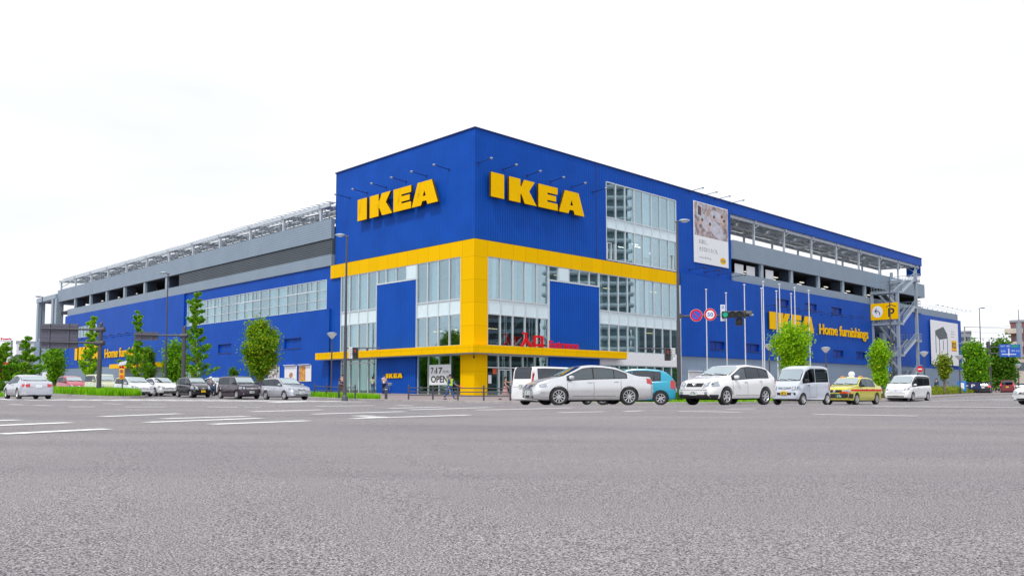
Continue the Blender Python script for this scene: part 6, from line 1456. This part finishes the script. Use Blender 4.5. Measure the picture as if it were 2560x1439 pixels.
make_car('silver saloon cut off by the right edge of the picture', x, y, math.pi + R_(20), sedan(L=4.5, H=1.43, W=1.70, paint=P_pearl, grille=(.28, .58, .68, 2, M_trim), open=[(-.4, .4, .26, .34)], fog=[(.62, .38, .05)], plate=Q(.44), head=[(.38, .76, (.58, .62), (.70, .76)), (1.85, 2.08, (.64, .62), (.78, .74))]), 'cars moving through the crossing')
x, y = place(2457, 104)
make_car('black hatchback with lit brake lights driving away at the far right', x, y, R_(62), hatch(L=4.3, H=1.55, W=1.72, paint=P_black, r=.31, rplate=Q(.78), tailmat=M_taillit, tail=[(.56, .80, (.80, .84), (.98, .98))]), 'cars far away on the right road')
x, y = place(2520, 112)
make_car('maroon minivan with lit brake lights driving away at the far right', x, y, R_(58), boxvan(L=4.2, H=1.78, W=1.70, paint=P_mar, rplate=Q(.84, pm=M_platey), tailmat=M_taillit, tail=[(.66, .82, (1.0, 1.0), (1.3, 1.3))]), 'cars far away on the right road')
x, y = place(2552, 122)
make_car('grey hatchback far away behind the maroon minivan', x, y, R_(58), hatch(L=4.2, H=1.5, W=1.7, paint=P_silver2, r=.3), 'cars far away on the right road')
# --- left-hand group
x, y = place(70, 49.5)
make_car('silver two-door coupe driving away at the left edge, seen from behind', x, y, R_(133), sedan(L=4.6, H=1.42, W=1.74, paint=P_silver2, windows=[(-.28, 1.02), (-1.05, -.36)], seams=[1.05, -.34], handles=[-.15], spokes=6, spokew=.05, r=.32, roofw=.70, rwmat=M_wind,
    tail=[(.44, .82, (.70, .70), (.88, .84)), (-2.24, -2.05, (.68, .72), (.86, .86))], rplate=Q(.74), bump=[('B', .40, .60)], bmat=P_silver2, top=[(-2.30, .74), (-2.26, .92), (-2.0, 1.0), (-1.60, 1.04), (-.75, 1.35), (-.25, 1.41), (.1, 1.42), (.45, 1.37), (1.30, .99), (1.75, .91), (2.15, .77), (2.30, .6)]), 'cars moving through the crossing')
A0 = R_(-45)
qs = [
 (713, 59.5, suv(L=4.45, H=1.56, W=1.73, paint=P_silver2, z0=.24, r=.32, tw=.2, tint=[0, 1, 2], gap=.055, spokes=5, spokew=.07, cladding=0, grille=(.32, .66, .78, 2, M_trim), open=[(-.5, .5, .34, .42)], fog=[(.62, .44, .08)], plate=Q(.50, tx='14 34'), windows=[(-.1, .85), (-.98, -.16), (-1.95, -1.06)], rw=(-2.14, -1.98),
   top=[(-2.22, .9), (-2.19, 1.05), (-2.02, 1.42), (-1.8, 1.52), (-.4, 1.56), (.15, 1.53), (.98, 1.08), (1.6, .98), (2.05, .86), (2.22, .68)], belt=[(-2.22, .88), (-2.1, 1.0), (-.8, .98), (1.1, .92), (1.95, .78), (2.22, .6)], head=[(.40, .78, (.64, .68), (.78, .84)), (1.8, 2.05, (.68, .68), (.86, .80))]), 'silver estate car, rightmost of the queue left of the crossing'),
 (597, 61.5, hatch(L=3.90, H=1.64, W=1.69, paint=P_plum, r=.31, spokes=7, spokew=.05, roofw=.84, grille=(.48, .66, .80, 3, M_trim), plate=Q(.48, tx='5 40'), open=[(-.5, .5, .28, .36)], fog=[(.62, .36, .05)], drop=.14, top=[(-1.95, .9), (-1.92, 1.1), (-1.86, 1.52), (-1.74, 1.60), (-1.0, 1.64), (.3, 1.63), (.52, 1.58), (1.08, 1.10), (1.45, 1.03), (1.80, .95), (1.95, .70)],
   belt=[(-1.95, .88), (-1.85, 1.06), (0, 1.03), (1.1, .98), (1.8, .88), (1.95, .62)], windows=[(.02, .92), (-.80, -.04), (-1.68, -.86)], rw=(-1.92, -1.82), ws=(1.06, .55), wheels=(1.25, -1.25), head=[(.52, .78, (.68, .70), (.84, .86)), (1.6, 1.86, (.70, .70), (.88, .86))], mirror=(.85, 1.12)), 'dark plum boxy hatchback with chrome grille, second from the right in the queue'),
 (483, 64.0, hatch(L=3.4, H=1.53, W=1.475, paint=P_black, plate=Q(.46, M_black, '', pm=M_platey), head=[(.38, .64, (.54, .62), (.76, .90)), (1.15, 1.52, (.66, .62), (.90, .82))], grille=(.22, .62, .68, 1, M_trim), open=[(-.35, .35, .28, .40)], r=.28), 'black small hatchback with a yellow plate in the middle of the queue'),
 (396, 67.5, sedan(L=4.4, H=1.44, W=1.70, paint=P_white, grille=(.30, .56, .64, 2, M_trim), open=[(-.5, .5, .26, .38)], fog=[(.62, .34, .05)], plate=Q(.46), head=[(.38, .78, (.56, .60), (.68, .78)), (1.8, 2.05, (.62, .60), (.78, .74))]), 'white saloon left of the black small hatchback'),
 (333, 64.5, hatch(L=4.25, H=1.50, W=1.70, paint=P_pearl, grille=(.34, .60, .68, 2, M_trim), plate=Q(.46), open=[(-.45, .45, .26, .36)], r=.30, head=[(.40, .78, (.58, .62), (.72, .82)), (1.7, 1.95, (.66, .62), (.84, .78))]), 'pale silver hatchback behind the traffic island end, right of the cream car'),
 (253, 68.0, hatch(L=3.7, H=1.70, W=1.66, paint=P_cream, roofw=.86, drop=.15, top=[(-1.85, .95), (-1.82, 1.2), (-1.78, 1.55), (-1.68, 1.67), (-1.0, 1.70), (.45, 1.69), (.62, 1.63), (1.02, 1.12), (1.35, 1.06), (1.70, .98), (1.85, .74)], belt=[(-1.85, .93), (-1.75, 1.1), (0, 1.08), (1.0, 1.02), (1.7, .92), (1.85, .66)],
   windows=[(.05, .86), (-.78, .0), (-1.62, -.84)], rw=(-1.83, -1.76), ws=(1.0, .65), mirror=(.8, 1.16), head=[(.45, .74, (.64, .68), (.86, .90))], plate=Q(.5), wheels=(1.2, -1.2)), 'cream boxy car behind the traffic island grass'),
 (178, 71.5, hatch(L=3.6, H=1.56, W=1.55, paint=P_red, plate=Q(.5), grille=(.25, .64, .74, 2, M_trim)), 'rose red hatchback behind the traffic island grass, next to the cream car'),
 (118, 84.0, hatch(L=4.2, H=1.45, W=1.7, paint=P_white), 'white car mostly hidden behind the silver coupe'),
]
for px, Y, sp, lab in qs:
    x, y = place(px, Y); make_car(lab, x, y, A0 if px != 118 else R_(130), sp, 'cars queuing on the left' if px != 118 else None)
x, y = place(541, 72)
make_car('white car mostly hidden behind the plum hatchback', x, y, A0, sedan(L=4.5, H=1.48, W=1.72, paint=P_white), 'cars queuing on the left')
x, y = place(532, 66)
make_car('dark blue small car squeezed between the black and plum cars', x, y, A0, hatch(L=3.4, H=1.16, W=1.4, paint=P_blue, head=[(.36, .64, (.42, .46), (.56, .64))], windows=[(-.02, .7)], seams=[], handles=[], mirror=(.6, .8)), 'cars queuing on the left') if False else None

# ------------------------------------------------------------------ people
M_skin = mat('skin', (.55, .33, .24), .6, var=.05); M_hair = mat('dark_hair', (.02, .014, .012), .6); M_shoe = mat('shoe', (.03, .03, .03), .6)
def skin_mesh(joints, edges, rad, sub=1):
    me = bpy.data.meshes.new('s'); names = list(joints); me.from_pydata([joints[n] for n in names], [(names.index(a), names.index(b)) for a, b in edges], [])
    o = bpy.data.objects.new('s', me); S.collection.objects.link(o); md = o.modifiers.new('k', 'SKIN'); md.use_smooth_shade = True
    for i, n in enumerate(names): r = rad[n]; me.skin_vertices[0].data[i].radius = (r, r) if not isinstance(r, tuple) else r
    me.skin_vertices[0].data[0].use_root = True; sb = o.modifiers.new('s', 'SUBSURF'); sb.levels = sub; sb.render_levels = sub
    dg = bpy.context.evaluated_depsgraph_get(); dg.update(); m2 = bpy.data.meshes.new_from_object(o.evaluated_get(dg))
    vs = [v.co.copy() for v in m2.vertices]; fs = [tuple(p.vertices) for p in m2.polygons]; bpy.data.objects.remove(o); bpy.data.meshes.remove(m2); bpy.data.meshes.remove(me); return vs, fs
def person(label, x, y, head, H, legs, arms, top_m, leg_m, shoe_m=None, hair='short', skirt=None, sleeve=.5, lean=0, zoff=None, sit=False, extra=None):
    """front towards +X; legs = ((hip angle, knee angle) left, right); arms = ((shoulder fwd, shoulder out, elbow)...) in degrees"""
    k = H / 1.7; z = gz(x, y) + (.13 if y > ykerb(x) else 0) if zoff is None else zoff
    t = thing('person', label, 'person', (x, y, z), head); J = {}; V = Vector
    J['pelvis'] = V((0, 0, .93)) * k; ln = math.sin(R_(lean)); J['waist'] = V((ln * .12, 0, 1.06)) * k; J['chest'] = V((ln * .35, 0, 1.30)) * k; J['neck'] = V((ln * .5, 0, 1.47)) * k; J['head'] = V((ln * .52 + .02, 0, 1.60)) * k; J['crown'] = V((ln * .52 + .015, 0, 1.66)) * k
    R0 = dict(pelvis=(.135, .11), waist=(.125, .10), chest=(.15, .115), neck=.052, head=(.082, .095), crown=(.06, .075)); R0 = {a: (tuple(q * k for q in b) if isinstance(b, tuple) else b * k) for a, b in R0.items()}
    E = [('pelvis', 'waist'), ('waist', 'chest'), ('chest', 'neck'), ('neck', 'head'), ('head', 'crown')]
    for sd, sg in (('l', 1), ('r', -1)):
        ha, ka = [R_(q) for q in legs[0 if sg > 0 else 1]]; hp = J['pelvis'] + V((0, sg * .095, -.05)) * k; J['hip' + sd] = hp
        J['knee' + sd] = hp + V((math.sin(ha), 0, -math.cos(ha))) * .42 * k; b = ha - ka; J['ank' + sd] = J['knee' + sd] + V((math.sin(b), 0, -math.cos(b))) * .40 * k; J['toe' + sd] = J['ank' + sd] + V((math.cos(b) * .17, 0, math.sin(b) * .17 - .03)) * k
        f, o_, el = [R_(q) for q in arms[0 if sg > 0 else 1]]; sh = J['chest'] + V((0, sg * .185, .10)) * k; J['sho' + sd] = sh
        d = V((math.sin(f) * math.cos(o_), sg * math.sin(o_), -math.cos(f) * math.cos(o_))); J['elb' + sd] = sh + d * .29 * k; f2 = f + el
        d2 = V((math.sin(f2) * math.cos(o_ * .5), sg * math.sin(o_ * .5), -math.cos(f2) * math.cos(o_ * .5))); J['wri' + sd] = J['elb' + sd] + d2 * .25 * k; J['palm' + sd] = J['wri' + sd] + d2 * .08 * k
        for a, b_ in (('hip', .088), ('knee', .056), ('ank', .040), ('toe', .036), ('sho', .060), ('elb', .042), ('wri', .028), ('palm', .036)): R0[a + sd] = b_ * k
        E += [('pelvis', 'hip' + sd), ('hip' + sd, 'knee' + sd), ('knee' + sd, 'ank' + sd), ('ank' + sd, 'toe' + sd), ('chest', 'sho' + sd), ('sho' + sd, 'elb' + sd), ('elb' + sd, 'wri' + sd), ('wri' + sd, 'palm' + sd)]
    vs, fs = skin_mesh(J, E, R0); mb = MB(); mb.add(vs, fs)
    hc = J['head']; mb.ell(hc + V((.095, 0, .0)) * k, .02 * k, .014 * k, .022 * k, 8, 5)     # nose
    for sg in (1, -1): mb.ell(hc + V((.0, sg * .088, .0)) * k, .014 * k, .012 * k, .03 * k, 8, 5)
    for sd, sg in (('l', 1), ('r', -1)):     # fingers and thumb
        p, q = J['palm' + sd], J['wri' + sd]; d = (p - q).normalized(); u = V((0, sg, 0)).cross(d).normalized(); s2 = d.cross(u)
        for i, L in enumerate((.06, .07, .065, .05)):
            o_ = p + u * (.022 - .015 * i) * k + d * .02 * k; m1 = o_ + d * L * .55 * k - s2 * sg * .006 * k; mb.tube(o_, m1, .009 * k, .008 * k, 6); mb.tube(m1, m1 + (d * .8 - s2 * sg * .5).normalized() * L * .5 * k, .008 * k, .006 * k, 6)
        mb.tube(p + u * .025 * k - d * .01 * k, p + (u * .06 + d * .03) * k, .010 * k, .008 * k, 6)
    body = mb.build('body', M_skin, t, smooth='all')
    m = MB()
    for sg in (1, -1): m.ell(hc + V((.083, sg * .034, .015)) * k, .01 * k, .016 * k, .009 * k, 8, 5)
    m.box(hc.x + .088 * k, hc.x + .096 * k, -.025 * k, .025 * k, hc.z - .045 * k, hc.z - .037 * k, 1); m.build('face_features', [M_black, mat('lips', (.35, .08, .07), .5)], t)
    G = lambda keys, ed, add, mt, nm: (lambda vf: MB().add(*vf).build(nm, mt, t, smooth='all'))(skin_mesh({a: J[a] for a in keys}, ed, {a: (tuple(q + add for q in R0[a]) if isinstance(R0[a], tuple) else R0[a] + add) for a in keys}))
    J['sll'] = J['shol'].lerp(J['elbl'], min(1, sleeve * 2)) if sleeve <= .5 else J['elbl'].lerp(J['wril'], (sleeve - .5) * 2); J['slr'] = J['shor'].lerp(J['elbr'], min(1, sleeve * 2)) if sleeve <= .5 else J['elbr'].lerp(J['wrir'], (sleeve - .5) * 2)
    R0['sll'] = R0['slr'] = .040 * k
    ks = ['pelvis', 'waist', 'chest', 'shol', 'shor']; ed = [('pelvis', 'waist'), ('waist', 'chest'), ('chest', 'shol'), ('chest', 'shor')]
    for sd in 'lr':
        if sleeve > .5: ks += ['elb' + sd, 'sl' + sd]; ed += [('sho' + sd, 'elb' + sd), ('elb' + sd, 'sl' + sd)]
        else: ks += ['sl' + sd]; ed += [('sho' + sd, 'sl' + sd)]
    G(ks, ed, .018 * k, top_m, 'shirt')
    if skirt:
        c = J['pelvis']; m = MB(); rings = [(.125, .12), (.17, 0), (.20, -.25), (.25, -.46)]; rows = []
        for r_, h_ in rings: rows.append([(c.x + r_ * k * math.cos(a) * .85 + (.02 * math.cos(6 * a) if h_ < 0 else 0), c.y + r_ * k * math.sin(a), c.z + h_ * k) for a in [2 * math.pi * i / 24 for i in range(25)]])
        m.grid(rows); m.build('skirt', leg_m, t, smooth='all', fix=False)
    else:
        G(['pelvis', 'hipl', 'hipr', 'kneel', 'kneer', 'ankl', 'ankr'], [('pelvis', 'hipl'), ('pelvis', 'hipr'), ('hipl', 'kneel'), ('hipr', 'kneer'), ('kneel', 'ankl'), ('kneer', 'ankr')], .016 * k, leg_m, 'trousers')
    for sd in 'lr':
        a, b = J['ank' + sd], J['toe' + sd]; m = MB(); m.ell((a + b) / 2 + V((0, 0, -.02)) * k, .135 * k, .05 * k, .045 * k, 12, 8); m.build('shoe', shoe_m or M_shoe, t, smooth='all')
    m = MB(); m.ell(J['crown'] + V((-.012, 0, .012)) * k, .098 * k, .090 * k, .085 * k, 14, 10)
    if hair == 'long': m.ell(hc + V((-.07, 0, -.08)) * k, .05 * k, .085 * k, .16 * k, 12, 10)
    if hair == 'bob': m.ell(hc + V((-.04, 0, -.01)) * k, .07 * k, .097 * k, .10 * k, 12, 10)
    m.build('hair', M_hair, t, smooth='all')
    return t, J, k
M_navy = mat('navy_uniform', (.02, .10, .32), .7, var=.1); M_vest = mat('reflective_vest', (.62, .85, .04), .5); M_turq = mat('turquoise_shirt', (.30, .72, .66), .8); M_jean = mat('denim', (.05, .12, .22), .8, var=.15)
M_wtop = mat('white_shirt', (.78, .79, .84), .8); M_btop = mat('black_shirt', (.02, .02, .025), .8); M_pink = mat('rose_skirt', (.48, .26, .27), .8, var=.2, scale=8); M_brown = mat('brown_trousers', (.12, .05, .05), .8)
x, y = place(1124.5, 58.5)
t, J, k = person('guard in blue uniform and yellow-green vest with a red baton behind the railing', x, y, R_(-20), 1.72, ((24, 8), (-20, 14)), ((22, 12, 45), (-6, 10, 20)), M_navy, M_navy, sleeve=.95)
m = MB()
for sg in (1, -1):
    for fx in (1, -1):
        a = J['chest'] + Vector((.148 * fx, sg * .09, .15)); m.bar(a, Vector((.158 * fx, sg * .05, .98)), .055, .09)
m.lathe([(.175, .99), (.185, 1.05), (.175, 1.10)], 18, m=0); m.build('vest', M_vest, t)
m = MB(); m.tube(J['palml'], J['palml'] + Vector((.5, .0, -.16)), .024, .022, 10); m.build('baton', mat('red_baton', (.85, .10, .08), .3, emit=((1, .1, .06), .3)), t)
m = MB(); c = J['crown']; m.ell(c + Vector((-.005, 0, .035)), .105, .098, .075, 16, 8); m.ell(c + Vector((.09, 0, .0)), .06, .075, .014, 12, 6); m.build('cap', mat('navy_cap', (.03, .04, .09), .6), t, smooth='all')
x, y = place(1263, 58.0)
person('woman in black top and long rose skirt striding past the glass doors', x, y, R_(-12), 1.6, ((26, 6), (-22, 20)), ((70, 10, 40), (18, 8, 40)), M_btop, M_pink, hair='bob', skirt=True, sleeve=.12)
x, y = place(931.5, 82)
person('woman in turquoise shirt and jeans looking at the shop window', x, y, R_(80), 1.62, ((4, 2), (-3, 2)), ((6, 8, 14), (4, 8, 14)), M_turq, M_jean, hair='long', sleeve=.45)
x, y = place(960, 77)
person('person in white sleeveless shirt standing beside a bicycle', x, y, R_(75), 1.70, ((4, 2), (-4, 3)), ((14, 10, 20), (26, 10, 20)), M_wtop, M_btop, sleeve=.2)
x, y = place(855, 68)
person('person in black T-shirt standing behind the left lamp', x, y, R_(110), 1.68, ((3, 2), (-4, 3)), ((6, 8, 10), (4, 8, 10)), M_btop, M_brown, sleeve=.4)
x, y = place(2342.5, 88)
person('distant person in dark clothes behind the hedge', x, y, R_(200), 1.6, ((10, 4), (-8, 6)), ((8, 8, 10), (4, 8, 10)), mat('teal_coat', (.02, .07, .12), .8), M_btop, sleeve=.9)
x, y = place(526, 68)
t, J, k = person('motor scooter rider in grey jacket and pale helmet between the black and plum cars', x, y, R_(-45), 1.7, ((72, 78), (72, 78)), ((48, 12, 30), (48, 12, 30)), mat('grey_jacket', (.26, .27, .33), .8), M_btop, sleeve=.95, zoff=gz(x, y) - .18)
m = MB(); m.ell(J['head'] + Vector((-.005, 0, .035)), .135, .125, .13, 18, 12); m.build('helmet', mat('helmet_white', (.72, .73, .78), .25), t, smooth='all')
s_ = thing('motor_scooter', 'dark blue motor scooter between the black and plum cars', 'scooter', (x, y, gz(x, y)), R_(-45))
m = MB(); m.bbox(-.85, .15, -.16, .16, .52, .74, .07); m.bbox(-.1, .45, -.2, .2, .25, .36, .04); m.build('seat_body', P_blue, s_, smooth=True)
m = MB(); m.bbox(.42, .60, -.24, .24, .35, .95, .07); m.bbox(.45, .8, -.12, .12, .55, .68, .04); m.build('front_shield', P_blue, s_, smooth=True)
m = MB(); m.tube((.42, -.33, 1.0), (.42, .33, 1.0), .02, n=8); m.tube((.45, 0, .6), (.42, 0, 1.0), .03, n=8); m.build('handlebar', M_trim, s_, smooth=True)
for xx in (.62, -.62): m = MB(); m.lathe([(.14, -.05), (.22, -.05), (.24, 0), (.22, .05), (.14, .05)], 20, 'Y', o=(xx, 0, .24)); m.lathe([(0, -.02), (.14, -.03)], 16, 'Y', o=(xx, 0, .24), m=1); m.build('wheel', [M_tyre, M_rim], s_, smooth=True)
m = MB(); m.ell((.60, 0, .84), .05, .10, .07); m.build('headlight', M_lampc, s_, smooth='all')
m = MB(); m.tube((.44, .3, 1.0), (.40, .36, 1.16), .01, n=5); m.ell((.40, .36, 1.18), .02, .06, .04); m.tube((.44, -.3, 1.0), (.40, -.36, 1.16), .01, n=5); m.ell((.40, -.36, 1.18), .02, .06, .04); m.build('mirror', M_trim, s_)
x, y = place(966, 77.2)
b = thing('bicycle', 'bicycle beside the person in the white shirt', 'bicycle', (x, y, gz(x, y) + .13), R_(62))
for xx in (-.5, .5):
    m = MB(); m.lathe([(.32, -.015), (.34, 0), (.32, .015), (.30, 0), (.32, -.015)], 28, 'Y', o=(xx, 0, .34))
    for i in range(10): a = i * math.pi / 5; m.tube((xx, 0, .34), (xx + .31 * math.cos(a), 0, .34 + .31 * math.sin(a)), .003, n=3)
    m.build('wheel', M_tyre, b, smooth=True)
m = MB()
for p, q in (((-.5, 0, .34), (-.1, 0, .32)), ((-.5, 0, .34), (-.18, 0, .76)), ((-.1, 0, .32), (-.2, 0, .86)), ((-.1, 0, .32), (.34, 0, .70)), ((-.18, 0, .76), (.36, 0, .80)), ((.5, 0, .34), (.33, 0, .96))): m.tube(p, q, .016, n=6)
m.build('frame', M_steel, b, smooth=True)
m = MB(); m.tube((.33, -.27, 1.0), (.33, .27, 1.0), .013, n=6); m.tube((.33, 0, .9), (.33, 0, 1.0), .013, n=6); m.build('handlebar', M_chr, b)
m = MB(); m.ell((-.22, 0, .89), .12, .07, .03); m.build('saddle', M_trim, b, smooth='all')
m = MB(); m.bbox(.40, .68, -.16, .16, .78, 1.0, .02); m.build('basket', M_steel, b)

# ------------------------------------------------------------------ render settings
S.render.engine = 'CYCLES'
S.cycles.max_bounces = 8; S.cycles.transparent_max_bounces = 12; S.cycles.use_denoising = True
